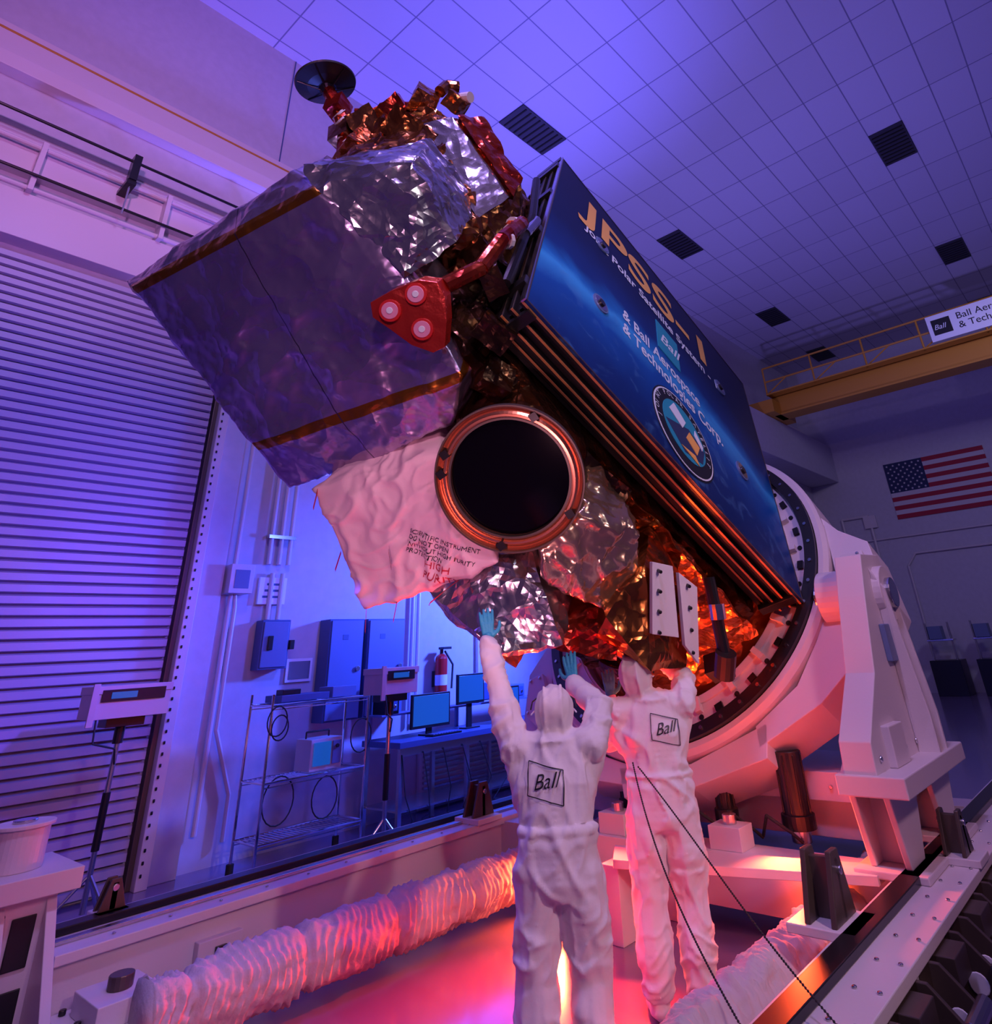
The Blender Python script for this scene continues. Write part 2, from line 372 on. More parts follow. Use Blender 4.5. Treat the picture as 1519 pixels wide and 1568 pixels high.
b.box((XL,-4,8.60),(XL+.13,YB,8.63),yellow)  # thin strip paints in the yellowish shadow-gap line along the beam
for y in (3.3,8.5,13.5): b.box((XL,y-.01,8.72),(XL+.012,y+.01,ZC),greyblue)
b.done('trim_1',bevel=.015)
b=Bd()
for z,x in ((7.35,-7.55),(6.72,-7.65)):
    b.cyl((x,-3,z),(x,9,z),.018,blackm,8)
for y in (-1.2,1.45,4.1,6.7):
    b.box((XL+.1,y-.05,7.0),(-7.5,y+.05,7.06),blackm); b.box((-7.62,y-.04,7.06),(-7.48,y+.04,7.42),blackm); b.cyl((-7.55,y,6.6),(-7.55,y,7.1),.01,steel,6)
for z in (6.6,7.15): b.cyl((XL+.24,-3,z),(XL+.24,9,z),.03,white,10)
for y in (.6,1.9,3.2): b.box((XL+.1,y,6.55),(XL+.32,y+.05,7.2),white)
b.done('crane_busbar')
b=Bd()
b.box((XL,16.5,0),(-7.35,YB,4.6),whitewall); b.box((XL,14,6.6),(-7.0,YB,7.9),whitewall); b.done('trim_2',bevel=.02)
b=Bd()
dm=mat('roller_slats',(.44,.40,.54),.45,.1,bump=.05,bscale=30)
y0,y1=-4,2.96; z=0.02; 
while z<5.85:
    b.prism([(XW,y0,z),(XL+.075,y0,z+.012),(XL+.075,y0,z+.075),(XL+.03,y0,z+.092),(XW,y0,z+.092)],(0,y1-y0,0),dm); z+=.1
b.done('roller_shutter_door')
b=Bd()
b.box((XW,3.03,0),(XL+.20,3.14,6.0),white); b.box((XW,3.14,0),(XL+.12,3.42,6.0),whitewall)
b.box((XW,2.98,0),(XL+.11,3.03,5.9),bronze)
for k in range(60):
    z=.1+k*.095
    b.box((XL+.2,3.05,z),(XL+.215,3.07,z+.03),blackm)
b.done('trim_3',bevel=.006)
b=Bd()
for y,z0,z1 in ((3.55,.3,6.0),(3.95,2.9,6.0),(4.08,2.9,6.0),(4.2,2.9,6.0),(4.02,2.28,2.8),(4.15,2.28,2.8),(6.15,1.0,6),(6.25,1.0,6.0),(7.4,1.5,6)):
    b.cyl((XL+.06,y,z0),(XL+.06,y,z1),.028,white,10)
b.path([(XL+.06,3.62,2.4),(XL+.06,3.62,1.2),(XL+.06,3.85,.6),(XL+.06,3.85,.2)],.025,white)
b.path([(XL+.06,3.55,2.9),(XL+.06,3.62,2.4)],.025,white)
for z in (3.2,4.5): b.box((XW,3.9,z),(XL+.1,4.25,z+.04),steel)
b.done('wall_conduit')
b=Bd(); b.box((XW,3.92,1.75),(XL+.17,4.27,2.27),greyblue); b.box((XL+.17,3.94,1.77),(XL+.185,4.25,2.25),grey); b.box((XL+.185,4.0,1.95),(XL+.21,4.06,2.1),black); b.box((XL+.05,4.27,1.95),(XL+.2,4.33,2.05),black)
b.done('electrical_disconnect_box',bevel=.008)
b=Bd(); b.box((XW,3.88,2.45),(XL+.05,4.22,2.75),printw)
for k in range(3): b.box((XL+.05,3.93+.02*k,2.52+k*.07),(XL+.052,4.17-.02*k,2.545+k*.07),greyblue)
b.done('wall_sign',bevel=.004)
b=Bd(); b.box((XW,3.45,2.55),(XL+.22,3.72,2.86),white); b.box((XL+.22,3.5,2.6),(XL+.225,3.67,2.8),grey); b.done('wall_junction_box',bevel=.01)
for y0,y1 in ((4.75,5.24),(5.30,5.88)):
    b=Bd(); b.box((XW,y0,1.15),(XL+.24,y1,2.27),greyblue); b.box((XL+.24,y0+.02,1.17),(XL+.262,y1-.02,2.25),grey)
    b.cyl((XL+.26,y1-.08,1.7),(XL+.29,y1-.08,1.7),.03,steel,10); b.box((XL+.262,y0+.18,2.03),(XL+.265,y0+.26,2.09),greyblue); b.done('breaker_panel_cabinet',bevel=.008)
b=Bd(); b.box((XW,4.35,1.6),(XL+.03,4.68,1.85),printw); b.box((XL+.03,4.38,1.63),(XL+.035,4.65,1.82),steel); b.done('data_plate')
b=Bd(); b.box((XW,6.35,.02),(XL+.06,8.6,.72),white)
for k in range(11): b.box((XL+.06,6.4,.06+k*.058),(XL+.1,8.55,.085+k*.058),steel)
b.done('return_air_grille')

# flag
b=Bd(); fx0,fx1,fz0,fz1=-5.43,-2.43,5.05,6.88; h=(fz1-fz0)/13; Y=YB-.03
for k in range(13):
    mm=fred if k%2==0 else fwhite
    z1=fz1-k*h; xx=fx0+(1.2 if k<7 else 0)
    b.box((xx,Y,z1-h),(fx1,YB-.005,z1),mm)
b.box((fx0,Y,fz1-7*h),(fx0+1.2,YB-.005,fz1),navy)
for r_ in range(9):
    cnt=6 if r_%2==0 else 5
    for c_ in range(cnt):
        cx=fx0+(.1 if cnt==6 else .2)+c_*.2; cz=fz1-.06-r_*(7*h-.02)/9.3-.03
        pts=[]
        for q in range(10):
            rr=.042 if q%2==0 else .017; t=math.pi/2+q*math.pi/5
            pts.append((cx+rr*math.cos(t),Y-.004,cz+rr*math.sin(t)))
        b.prism(pts,(0,.003,0),fwhite)
b.done('american_flag')
b=Bd()
b.cyl((-7.2,YB-.06,0),(-7.2,YB-.06,5.3),.04,white,8); b.path([(-6.3,YB-.06,5.3),(-6.3,YB-.06,2.6)],.04,white); b.path([(-5.5,YB-.06,1.2),(-5.5,YB-.06,3.6),(-5.2,YB-.06,3.95),(-1,YB-.06,3.95)],.03,white)
b.path([(-7.2,YB-.06,5.3),(-6.3,YB-.06,5.3)],.04,white); b.box((-6.5,YB-.1,4.9),(-6.1,YB-.01,5.3),white); b.path([(-1,YB-.06,4.6),(3,YB-.06,4.6)],.03,white); b.path([(-7,YB-.06,4.5),(3,YB-.06,4.5)],.025,white)
b.done('wall_conduit')
b=Bd()
for x in (-5.4,-4.2,-3.0,-1.8):
    b.box((x,22.8,0),(x+.8,23.6,.9),blackm); b.cyl((x+.1,23,0),(x+.1,23,1.9),.03,steel,8); b.cyl((x+.7,23,0),(x+.7,23,1.9),.03,steel,8); b.box((x+.05,22.95,1.4),(x+.75,23.4,1.45),steel); b.box((x+.15,22.9,1.45),(x+.5,23.3,1.8),grey)
b.done('equipment_rack_row',bevel=.01)
b=Bd(); Yc=19
b.box((-6.9,Yc,7.95),(9,Yc+.45,8.5),yellow); b.box((-6.9,Yc-.1,8.5),(9,Yc+.55,8.56),yellow); b.box((-6.9,Yc-.1,7.9),(9,Yc+.55,7.95),yellow)
b.box((-7.6,Yc-.6,7.9),(-6.7,Yc+1.1,8.3),yellow)
for z in (8.95,9.4): b.cyl((-6.9,Yc-.35,z),(9,Yc-.35,z),.03,yellow,8)
b.box((-6.9,Yc-.45,8.5),(9,Yc-.05,8.54),yellow)
x=-6.9
while x<9:
    b.cyl((x,Yc-.35,8.5),(x,Yc-.35,9.4),.028,yellow,8); b.cyl((x,Yc-.35,8.54),(x+.7,Yc-.35,8.95),.02,yellow,6); x+=1.5
b.done('overhead_crane')
b=Bd(); b.box((-2.15,Yc-.43,8.62),(1.6,Yc-.40,9.36),printw)
b.box((-2.05,Yc-.436,8.78),(-1.6,Yc-.43,9.22),printb)
ban=b.done('hanging_banner')
text_mesh('banner_text','Ball Aerospace\n& Technologies Corp.',.26,printb,ban,(-1.45,Yc-.437,9.06),rot=(math.pi/2,0,0))
text_mesh('banner_logo','Ball',.2,printw,ban,(-2.02,Yc-.44,8.93),rot=(math.pi/2,0,0),shear=.3)

# ================================================================= SATELLITE
s=Vector((.05,.868,-.493)).normalized(); nn=Vector((.967,.08,.239)); nn=(nn-s*nn.dot(s)).normalized(); vv=nn.cross(s)
O=Vector((-2.334,2.590,3.739))
SM=Matrix((( s.x,vv.x,nn.x,O.x),(s.y,vv.y,nn.y,O.y),(s.z,vv.z,nn.z,O.z),(0,0,0,1)))
sat=empty('satellite',SM)
LA,LB=3.52,3.08
b=Bd()
for k in range(4):
    c1=-.018-k*.088
    o=.0 if k<3 else .04
    b.box((o,o,c1-.040),(LA-o,LB-o,c1),gasket)
    b.box((o-.005,o-.005,c1-.020),(LA-o+.005,o+.004,c1-.003),orange)
    b.box((o-.004,o-.004,c1-.012),(o+.004,LB-o+.004,c1-.004),bronze)
b.box((.05,.05,-.36),(LA-.05,LB-.05,-.02),gasket)
for a in (.1,3.42):
    b.box((a-.04,-.03,-.34),(a+.04,.02,-.03),blackm)
for bb in (.3,1.2,2.1,2.9):
    b.box((-.03,bb-.05,-.34),(.02,bb+.05,-.03),blackm)
b.box((-.02,LB-.05,-.34),(.12,LB+.05,-.02),blackm)
b.done('panel_stack',sat,bevel=.002)
pm=bpy.data.materials.new('poster_print'); pm.use_nodes=True; nt=pm.node_tree; L=nt.links; p=nt.nodes['Principled BSDF']; p.inputs['Roughness'].default_value=.42
p.inputs['Specular IOR Level'].default_value=.3
tc=nt.nodes.new('ShaderNodeTexCoord'); sb=nt.nodes.new('ShaderNodeVectorMath'); sb.operation='DISTANCE'; sb.inputs[1].default_value=(2.2,-4.3,0)
ml=nt.nodes.new('ShaderNodeVectorMath'); ml.operation='MULTIPLY'; ml.inputs[1].default_value=(1,1,0); L.new(tc.outputs['Object'],ml.inputs[0]); L.new(ml.outputs[0],sb.inputs[0])
mr=nt.nodes.new('ShaderNodeMapRange'); mr.inputs[1].default_value=4.2; mr.inputs[2].default_value=7.6; L.new(sb.outputs['Value'],mr.inputs[0])
nz=nt.nodes.new('ShaderNodeTexNoise'); nz.inputs['Scale'].default_value=2.6; nz.inputs['Detail'].default_value=7; nz.inputs['Distortion'].default_value=.6; L.new(tc.outputs['Object'],nz.inputs['Vector'])
ad=nt.nodes.new('ShaderNodeMath'); ad.operation='MULTIPLY_ADD'; ad.inputs[1].default_value=.10; L.new(nz.outputs['Fac'],ad.inputs[0]); L.new(mr.outputs[0],ad.inputs[2])
rp=nt.nodes.new('ShaderNodeValToRGB'); e=rp.color_ramp.elements
e[0].position=0;e[0].color=(.0,.010,.06,1);e[1].position=1;e[1].color=(.0,.005,.035,1)
for pos,c in ((.20,(.001,.025,.15,1)),(.36,(.002,.075,.34,1)),(.44,(.04,.32,.70,1)),(.465,(.01,.16,.48,1)),(.53,(.001,.03,.17,1)),(.68,(.0,.010,.06,1))):
    q=e.new(pos); q.color=c
cs_=nt.nodes.new('ShaderNodeTexNoise'); cs_.inputs['Scale'].default_value=4; cs_.inputs['Detail'].default_value=8; cs_.inputs['Distortion'].default_value=1.5; L.new(tc.outputs['Object'],cs_.inputs['Vector'])
cr2=nt.nodes.new('ShaderNodeMapRange'); cr2.inputs[1].default_value=.56; cr2.inputs[2].default_value=.75; cr2.inputs[4].default_value=.35; L.new(cs_.outputs['Fac'],cr2.inputs[0])
lt=nt.nodes.new('ShaderNodeMath'); lt.operation='LESS_THAN'; lt.inputs[1].default_value=.40; L.new(mr.outputs[0],lt.inputs[0])
mm_=nt.nodes.new('ShaderNodeMath'); mm_.operation='MULTIPLY'; L.new(cr2.outputs[0],mm_.inputs[0]); L.new(lt.outputs[0],mm_.inputs[1])
mc=nt.nodes.new('ShaderNodeMixRGB'); mc.inputs[2].default_value=(.10,.28,.55,1); L.new(mm_.outputs[0],mc.inputs[0]); L.new(ad.outputs[0],rp.inputs[0]); L.new(rp.outputs[0],mc.inputs[1]); L.new(mc.outputs[0],p.inputs['Base Color'])
b=Bd(); b.box((0,0,-.018),(LA,LB,0),pm)
w=.012
for lo,hi in (((0,0,0),(LA,w,.004)),((0,LB-w,0),(LA,LB,.004)),((0,0,0),(w,LB,.004)),((LA-w,0,0),(LA,LB,.004))): b.box(lo,hi,bronze)
b.box((-.012,-.01,-.03),(0.0,LB+.01,.006),steel)
b.done('poster_face',sat)
b=Bd()
for a,c in ((.72,1.0),(.70,2.12),(2.84,.95),(2.76,2.15)):
    b.cyl((a,c,0),(a,c,.012),.095,grey,28); b.cyl((a,c,.012),(a,c,.016),.075,steel,28); b.cyl((a,c,.016),(a,c,.03),.035,blackm,16)
b.cyl((1.83,.5,.0),(1.83,.5,.004),.43,printb,48); b.cyl((1.83,.5,.004),(1.83,.5,.007),.415,printw,48); b.cyl((1.83,.5,.007),(1.83,.5,.009),.40,printb,48); b.cyl((1.83,.5,.009),(1.83,.5,.012),.30,printt,40)
b.box((1.56,1.45,.0),(1.92,1.93,.006),printt)
b.prism([(1.56,.42,.012),(1.80,.24,.012),(2.06,.33,.012),(2.12,.52,.012),(1.9,.60,.012)],(0,0,.002),navy)
b.prism([(1.75,.28,.014),(2.0,.25,.014),(1.95,.33,.014)],(0,0,.003),printo)
b.prism([(1.62,.60,.014),(1.80,.52,.014),(1.86,.64,.014),(1.70,.74,.014)],(0,0,.004),printw)
b.prism([(1.84,.44,.014),(1.98,.36,.014),(2.04,.50,.014),(1.90,.56,.014)],(0,0,.004),printo)
b.prism([(1.98,.60,.014),(2.08,.50,.014),(2.10,.56,.014),(2.0,.68,.014)],(0,0,.004),printw)
b.done('poster_badges',sat)
text_mesh('poster_title','JPSS-1',.70,printo,sat,(.40,2.30,.004),bold=.012,sx=1.32)
text_mesh('poster_subtitle','Joint Polar Satellite System - 1',.20,printw,sat,(.45,2.05,.004),bold=.004,sx=.93)
text_mesh('poster_logo','Ball',.22,printw,sat,(1.60,1.62,.008),shear=.3,bold=.003)
text_mesh('poster_partner','& Ball Aerospace\n& Technologies Corp.',.22,printw,sat,(1.02,1.22,.004),bold=.004,sx=.78)
for k in range(20):
    t=math.radians(200-k*11); text_mesh('patch_lettering','JOINT POLAR SATELLITE'[k],.07,printw,sat,(1.83+.335*math.cos(t)-.02,.5+.335*math.sin(t)-.01,.0125),rot=(0,0,t-math.pi/2))
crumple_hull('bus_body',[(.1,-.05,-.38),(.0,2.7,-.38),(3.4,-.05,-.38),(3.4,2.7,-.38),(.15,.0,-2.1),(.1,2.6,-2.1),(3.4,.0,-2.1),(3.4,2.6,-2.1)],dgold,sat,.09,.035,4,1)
crumple_hull('bus_skirt',[(1.3,-.12,-.36),(3.35,-.26,-.36),(1.3,.1,-.5),(3.38,-.30,-.9),(3.38,.2,-1.0),(2.4,-.24,-.36),(1.5,-.1,-.9)],gold,sat,.06,.035,5,2)
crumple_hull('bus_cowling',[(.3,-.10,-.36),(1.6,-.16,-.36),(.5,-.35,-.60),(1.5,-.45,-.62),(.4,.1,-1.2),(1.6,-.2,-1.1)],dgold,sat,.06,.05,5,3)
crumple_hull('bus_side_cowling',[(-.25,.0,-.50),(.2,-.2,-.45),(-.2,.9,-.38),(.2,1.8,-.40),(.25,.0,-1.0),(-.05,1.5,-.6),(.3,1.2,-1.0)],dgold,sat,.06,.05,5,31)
crumple_hull('instrument_shroud',[(-1.73,.35,-2.37),(-1.60,.38,-1.6),(-1.47,.46,-.82),(-1.65,.20,-2.23),(-1.47,.19,-1.46),(-1.31,.25,-.67),(-.96,.17,-.53),(-.58,.02,-.50),
  (-.37,-.34,-2.10),(-.07,-.33,-1.28),(.07,-.29,-.55),(.03,-.33,-2.22),(.18,-.34,-1.56),(.31,-.30,-.87),(.30,.3,-.6),(.1,.6,-2.3),(-1.45,1.1,-.9),(-1.6,1.0,-2.2),(-.2,1.2,-.7),(-.2,1.1,-2.2)],shroudm,sat,.030,.018,3.5,4,smooth=True,fine=.2,folds=.010,ffreq=3.5)
crumple_hull('foil_box',[(-1.31,.24,-.67),(-1.03,.33,-.09),(-.50,.22,-.19),(-.57,.0,-.50),(-.96,.13,-.55),(-1.05,.5,-.11),(-1.46,.43,-.72),(-.5,1.0,-.2),(-.6,1.0,-.6),(-1.3,1.0,-.7),(-1.05,1.0,-.15)],crinkle,sat,.06,.03,6,5)
crumple_hull('upper_gold_deck',[(-.43,.80,-.20),(-.54,.66,-.36),(-.36,1.34,.0),(-.85,1.75,-.05),(-1.04,1.57,-.12),(-1.13,1.50,-.31),(-1.30,1.95,-.40),(-1.40,1.45,-1.05),(-1.3,.9,-.9),(-.2,2.3,-.3),(-.3,2.2,-1.6),(-1.2,2.1,-1.0),(0.2,.7,-.4),(.2,.7,-1.2),(.2,2.3,-.4)],bronzef,sat,.06,.05,6,6)
crumple_hull('lens_box',[(-1.16,1.48,-.30),(-1.06,1.54,-.10),(-.38,1.05,-.02),(-.45,.78,-.20),(-1.0,1.9,-.3),(-.3,1.4,-.1)],silver,sat,.05,.012,6,7)
crumple_hull('side_cover',[(-1.04,1.60,-.08),(-.88,1.80,.01),(-.38,1.38,.05),(-.36,1.10,-.0),(-.8,1.9,-.3),(-.2,1.5,-.25)],redfoil,sat,.05,.02,8,8)
for i,(c,hx,hy,hz) in enumerate([((-1.28,1.95,-.35),.10,.10,.10),((-1.36,2.00,-.60),.12,.11,.09),((-1.42,1.92,-.86),.13,.13,.12),((-1.10,1.98,-.15),.08,.08,.07),((-.5,.95,-.25),.10,.08,.07),((-.2,.6,-.3),.12,.12,.10),((-1.2,1.78,-.75),.17,.15,.13),((-.15,.25,-.2),.10,.09,.07),((.05,-.05,-.3),.12,.10,.08),((.25,-.2,-.45),.10,.10,.08),((-1.3,1.68,-.95),.16,.17,.14),((-1.2,1.6,-.5),.14,.13,.12),((-1.42,2.08,-.72),.07,.09,.07)]):
    pts=[]; RR=Euler((random.uniform(-.4,.4),random.uniform(-.4,.4),random.uniform(-.5,.5))).to_matrix()
    for ax in (-1,1):
        for ay in (-1,1):
            for az in (-1,1): pts.append(Vector(c)+RR@Vector((ax*hx,ay*hy,az*hz)))
    crumple_hull('foil_wrapped_unit',pts,[bronzef,redfoil,bronzef,gold][i%4] if i not in (5,7,8,9) else dgold,sat,.04,.014,9,20+i)
b=Bd()
dc=Vector((-1.90,2.22,-1.04))
up_l=SM.to_3x3().transposed()@Vector((-.1,-.25,1)).normalized()
Q=up_l.to_track_quat('X','Y').to_matrix().to_4x4(); T=Matrix.Translation(dc)@Q
b2=Bd(); prof=[(.0,.001),(.0,.08),(.02,.16),(.055,.255),(.07,.26),(.03,.16),(.012,.001)]
b2.lathe(prof,black,48,closed=True); b2.lathe([(-.06,.001),(-.06,.05),(.0,.07),(.0,.001)],blackm,20)
b2.box((.0,-.008,-.008),(.16,.008,.008),blackm); b2.lathe([(.16,.001),(.15,.03),(.18,.03),(.18,.001)],blackm,16)
for k in range(6):
    t=k*math.pi/3; b2.path([(-.03,.04*math.cos(t),.04*math.sin(t)),(.045,.24*math.cos(t),.24*math.sin(t))],.006,blackm,5)
b2.bm.transform(T); b2.done('antenna_dish',sat,smooth=False)
b.path([dc,(-1.72,2.08,-1.02),(-1.50,1.85,-1.05),(-1.38,1.6,-1.08)],.06,redfoil,10)
b.box((-1.80,2.00,-1.10),(-1.64,2.16,-.94),redfoil,(.2,.3,.4)); b.box((-1.60,1.78,-1.16),(-1.42,1.96,-.96),bronzef,(.1,.2,.5)); b.cyl((-1.6,2.0,-1.1),(-1.45,2.05,-.8),.045,redfoil)
for k in range(6):
    c=Vector((-1.72,2.08,-1.02)).lerp(Vector((-1.42,1.7,-1.07)),k/6); b.lathe([(-.010,.058),(-.010,.070),(.010,.070),(.010,.058)],white,20,c=c)
b.path([(-1.25,2.0,-.2),(-1.25,2.12,-.16),(-1.18,2.16,-.10)],.05,bronzef,10); b.cyl((-1.1,2.02,-.1),(-1.06,1.97,-.02),.045,white,14)
b.path([(-1.2,1.97,-.30),(-1.35,2.0,-.5),(-1.45,2.1,-.62),(-1.5,2.08,-.8),(-1.6,2.06,-.92)],.03,redfoil,8)
b.done('antenna_mast',sat)
b=Bd()
tri=[(-.63,-.285,-.63),(-.60,-.24,-.50),(-.54,-.19,-.34),(-.46,-.18,-.27),(-.37,-.22,-.28),(-.27,-.30,-.34),(-.17,-.38,-.43),(-.19,-.40,-.50),(-.30,-.38,-.58),(-.45,-.345,-.63),(-.56,-.32,-.67)]
b.prism(tri,(.02,.09,0),coverred)
nrm=(Vector(tri[3])-Vector(tri[0])).cross(Vector(tri[6])-Vector(tri[0])).normalized()
if nrm.y>0: nrm=-nrm
pinkp=mat('aperture_pink',(.80,.30,.45),.4)
for c in ((-.52,-.295,-.565),(-.49,-.23,-.40),(-.325,-.335,-.475)):
    c=Vector(c); b.cyl(c,c+nrm*.022,.066,red,24); b.cyl(c+nrm*.022,c+nrm*.028,.050,pinkp,24); b.cyl(c+nrm*.028,c+nrm*.034,.020,printw,20)
b.done('triple_aperture_cover',sat,bevel=.006)
b=Bd(); 
b.path([(-.40,-.10,-.30),(-.30,.12,-.14),(-.30,.40,-.02),(-.22,.8,.02)],.055,redfoil,10); b.path([(-.1,.2,-.12),(-.12,1.2,-.03),(-.2,1.9,-.02)],.035,blackm,8)
for k in range(5): b.cyl((-.27,.45+k*.07,-.02),(-.25,.475+k*.07,-.015),.060,[white,redfoil][k%2],10)
b.cyl((-.12,.9,-.05),(-.08,1.2,-.02),.04,steel,12)
b.done('harness_bundle',sat)
b=Bd(); N=Vector((-.35,-.9,.25)).normalized(); Ac=Vector((.66,-.66,-.59))
Q=N.to_track_quat('X','Y').to_matrix().to_4x4(); T=Matrix.Translation(Ac)@Q
glasm=mat('aperture_black',(.002,.0015,.003),.10)
glasm.node_tree.nodes['Principled BSDF'].inputs['Specular IOR Level'].default_value=.18
b.lathe([(-.5,.33),(-.06,.42),(0,.455),(.03,.46),(.035,.445),(.012,.43),(.02,.42),(.028,.405),(.010,.39),(.012,.37),(-.04,.365),(-.06,.36)],copper,96,closed=False)
b.lathe([(-.001,.462),(.045,.462),(.045,.452),(.0,.452)],bronze,96)
b.lathe([(.0,.405),(.04,.405),(.04,.392),(.0,.392)],copper,96)
b.lathe([(.0,.380),(.02,.380),(.02,.366),(.0,.366)],bronze,96)
b.lathe([(-.02,.001),(-.02,.372),(-.04,.372),(-.04,.001)],glasm,72)
for t in (2.2,2.5,4.0,5.2,.6):
    rr=.42; c=Vector((.03,rr*math.cos(t),rr*math.sin(t))); b.box(c-Vector((.02,.025,.025)),c+Vector((.02,.025,.025)),blackm)
b.bm.transform(T); b.done('sensor_aperture',sat,smooth=False)
T3=T.to_3x3()
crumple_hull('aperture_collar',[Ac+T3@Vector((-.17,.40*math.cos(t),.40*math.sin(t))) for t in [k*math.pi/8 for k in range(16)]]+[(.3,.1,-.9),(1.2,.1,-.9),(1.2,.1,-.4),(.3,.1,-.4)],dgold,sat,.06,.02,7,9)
bag=crumple_hull('cloth_bag_cover',[(.06,-.52,-1.86),(.22,-.42,-1.40),(.38,-.44,-1.02),(.73,-.74,-.92),(1.0,-.88,-.95),(.97,-.91,-1.31),(.86,-.95,-1.68),(.78,-1.0,-1.90),(.44,-.74,-1.90),(.2,.1,-1.8),(.3,.1,-1.1),(.9,0,-1.0),(.9,-.1,-1.8)],pinkcloth,sat,.022,.030,3.5,10,smooth=True,soft=0,fine=.3,folds=.022,ffreq=4.5)
b=Bd()
for p0,p1 in (((.08,-.53,-1.84),(.13,-.64,-1.88)),((.77,-1.0,-1.88),(.84,-1.12,-1.91)),((.85,-.97,-1.68),(.89,-1.09,-1.71)),((.45,-.76,-1.90),(.49,-.86,-1.95)),((.56,-.86,-1.5),(.64,-.93,-1.53))):
    p0=Vector(p0);p1=Vector(p1); dd=(p1-p0); sdv=Vector((.010,0,-.010))
    b.prism([p0-sdv,p0+sdv,p1+sdv,p1-sdv],(0,-.003,.003),redtext)
b.done('tie_ribbons',sat)
def bagtext(body,loc,size,m):
    xa=Vector((.55,-.28,.62)).normalized(); za=Vector((-.35,-.85,.25)); za=(za-xa*za.dot(xa)).normalized(); ya=za.cross(xa)
    t=text_mesh('bag_label',body,size,m,sat,(0,0,0))
    MM=Matrix((xa,ya,za)).transposed().to_4x4(); MM.translation=Vector(loc); t.matrix_local=MM
    sw=t.modifiers.new('wrap','SHRINKWRAP'); sw.target=bag; sw.wrap_method='PROJECT'; sw.use_project_z=True; sw.use_negative_direction=True; sw.use_positive_direction=True; sw.offset=.008; sw.wrap_mode='ABOVE_SURFACE'
bagtext('SCIENTIFIC INSTRUMENT\nDO NOT OPEN\nWITHOUT HIGH PURITY\nPROTECTION',(.46,-.95,-1.34),.042,printb); bagtext('HIGH\nPURITY',(.64,-1.1,-1.36),.070,redtext)
crumple_hull('lower_foil_box',[(1.0,-.80,-1.08),(1.20,-.80,-.84),(1.58,-1.18,-.86),(1.30,-1.24,-1.18),(.92,-.90,-1.50),(1.30,-.98,-1.34),(1.45,-1.22,-1.10),(1.0,-.1,-1.0),(1.7,-.1,-.9),(1.5,-.1,-1.6),(1.0,-.1,-1.6),(1.7,-.9,-1.0)],crinkle,sat,.06,.03,6,11)
crumple_hull('lower_blue_cover',[(.98,-.82,-1.60),(1.2,-.9,-1.62),(1.60,-1.17,-1.27),(1.7,-1.0,-1.3),(1.0,-.4,-1.7),(1.7,-.4,-1.5)],silver,sat,.05,.02,8,12)
crumple_hull('bulging_foil_cover',[(1.15,-.70,-.42),(1.53,-.56,-.28),(1.78,-.72,-.42),(1.68,-.92,-.68),(1.30,-.92,-.80),(1.12,-.82,-.75),(1.2,-.1,-.4),(1.8,-.1,-.5),(1.3,-.1,-1.0),(1.8,-.3,-.9)],warm,sat,.03,.03,6,13,smooth=True,soft=2,folds=.015,ffreq=6)
crumple_hull('red_lower_cover',[(1.75,-.95,-.62),(1.9,-1.15,-.70),(1.72,-1.10,-.95),(1.6,-1.05,-1.1),(1.8,-.3,-.6),(1.9,-.3,-1.0)],redfoil,sat,.05,.03,9,14)
crumple_hull('radiator_box_body',[(1.63,-1.04,-.58),(1.72,-.70,-.34),(2.10,-.72,-.28),(2.30,-1.06,-.44),(2.02,-1.20,-.53),(1.9,-.2,-.4),(2.4,-.2,-.5),(1.9,-.2,-.9),(2.2,-1.0,-.8),(1.75,-1.05,-.75)],gold,sat,.06,.018,6,15)
b=Bd()
def plate(P,ex,m): b.prism(P,ex,m)
plate([(1.73,-.68,-.31),(1.88,-.64,-.25),(2.10,-.98,-.38),(1.92,-1.03,-.46)],(-.02,-.03,.035),white)
plate([(1.93,-.66,-.24),(2.12,-.66,-.22),(2.32,-1.04,-.38),(2.15,-1.01,-.37)],(-.02,-.03,.035),white)
for k in range(4): b.cyl(Vector((1.78,-.72,-.29)).lerp(Vector((1.95,-1.0,-.43)),k/3.),Vector((1.76,-.77,-.245)).lerp(Vector((1.93,-1.05,-.385)),k/3.),.012,blackm,8)
for k in range(4): b.cyl(Vector((2.02,-.70,-.23)).lerp(Vector((2.23,-1.0,-.37)),k/3.),Vector((2.0,-.75,-.185)).lerp(Vector((2.21,-1.05,-.325)),k/3.),.012,blackm,8)
b.done('radiator_plates',sat,bevel=.004)
b=Bd(); b.path([(2.50,-.30,-.30),(2.66,-.5,-.36),(2.86,-.72,-.44)],.045,blackm,12); b.cyl((2.80,-.70,-.40),(2.92,-.78,-.50),.075,blackm,14); b.cyl((2.62,-.44,-.33),(2.68,-.52,-.36),.06,steel,14)
b.box((2.86,-.76,-.62),(3.0,-.62,-.45),blackm); b.done('support_strut',sat)
b=Bd(); b.lathe([(3.3,1.0),(3.72,1.18),(3.72,1.14),(3.3,.96)],gold,72,c=(0,.744,-1.27)); b.lathe([(3.3,.98),(3.32,1.0),(3.32,.001),(3.3,.001)],dgold,60,c=(0,.744,-1.27)); b.done('launch_adapter',sat)

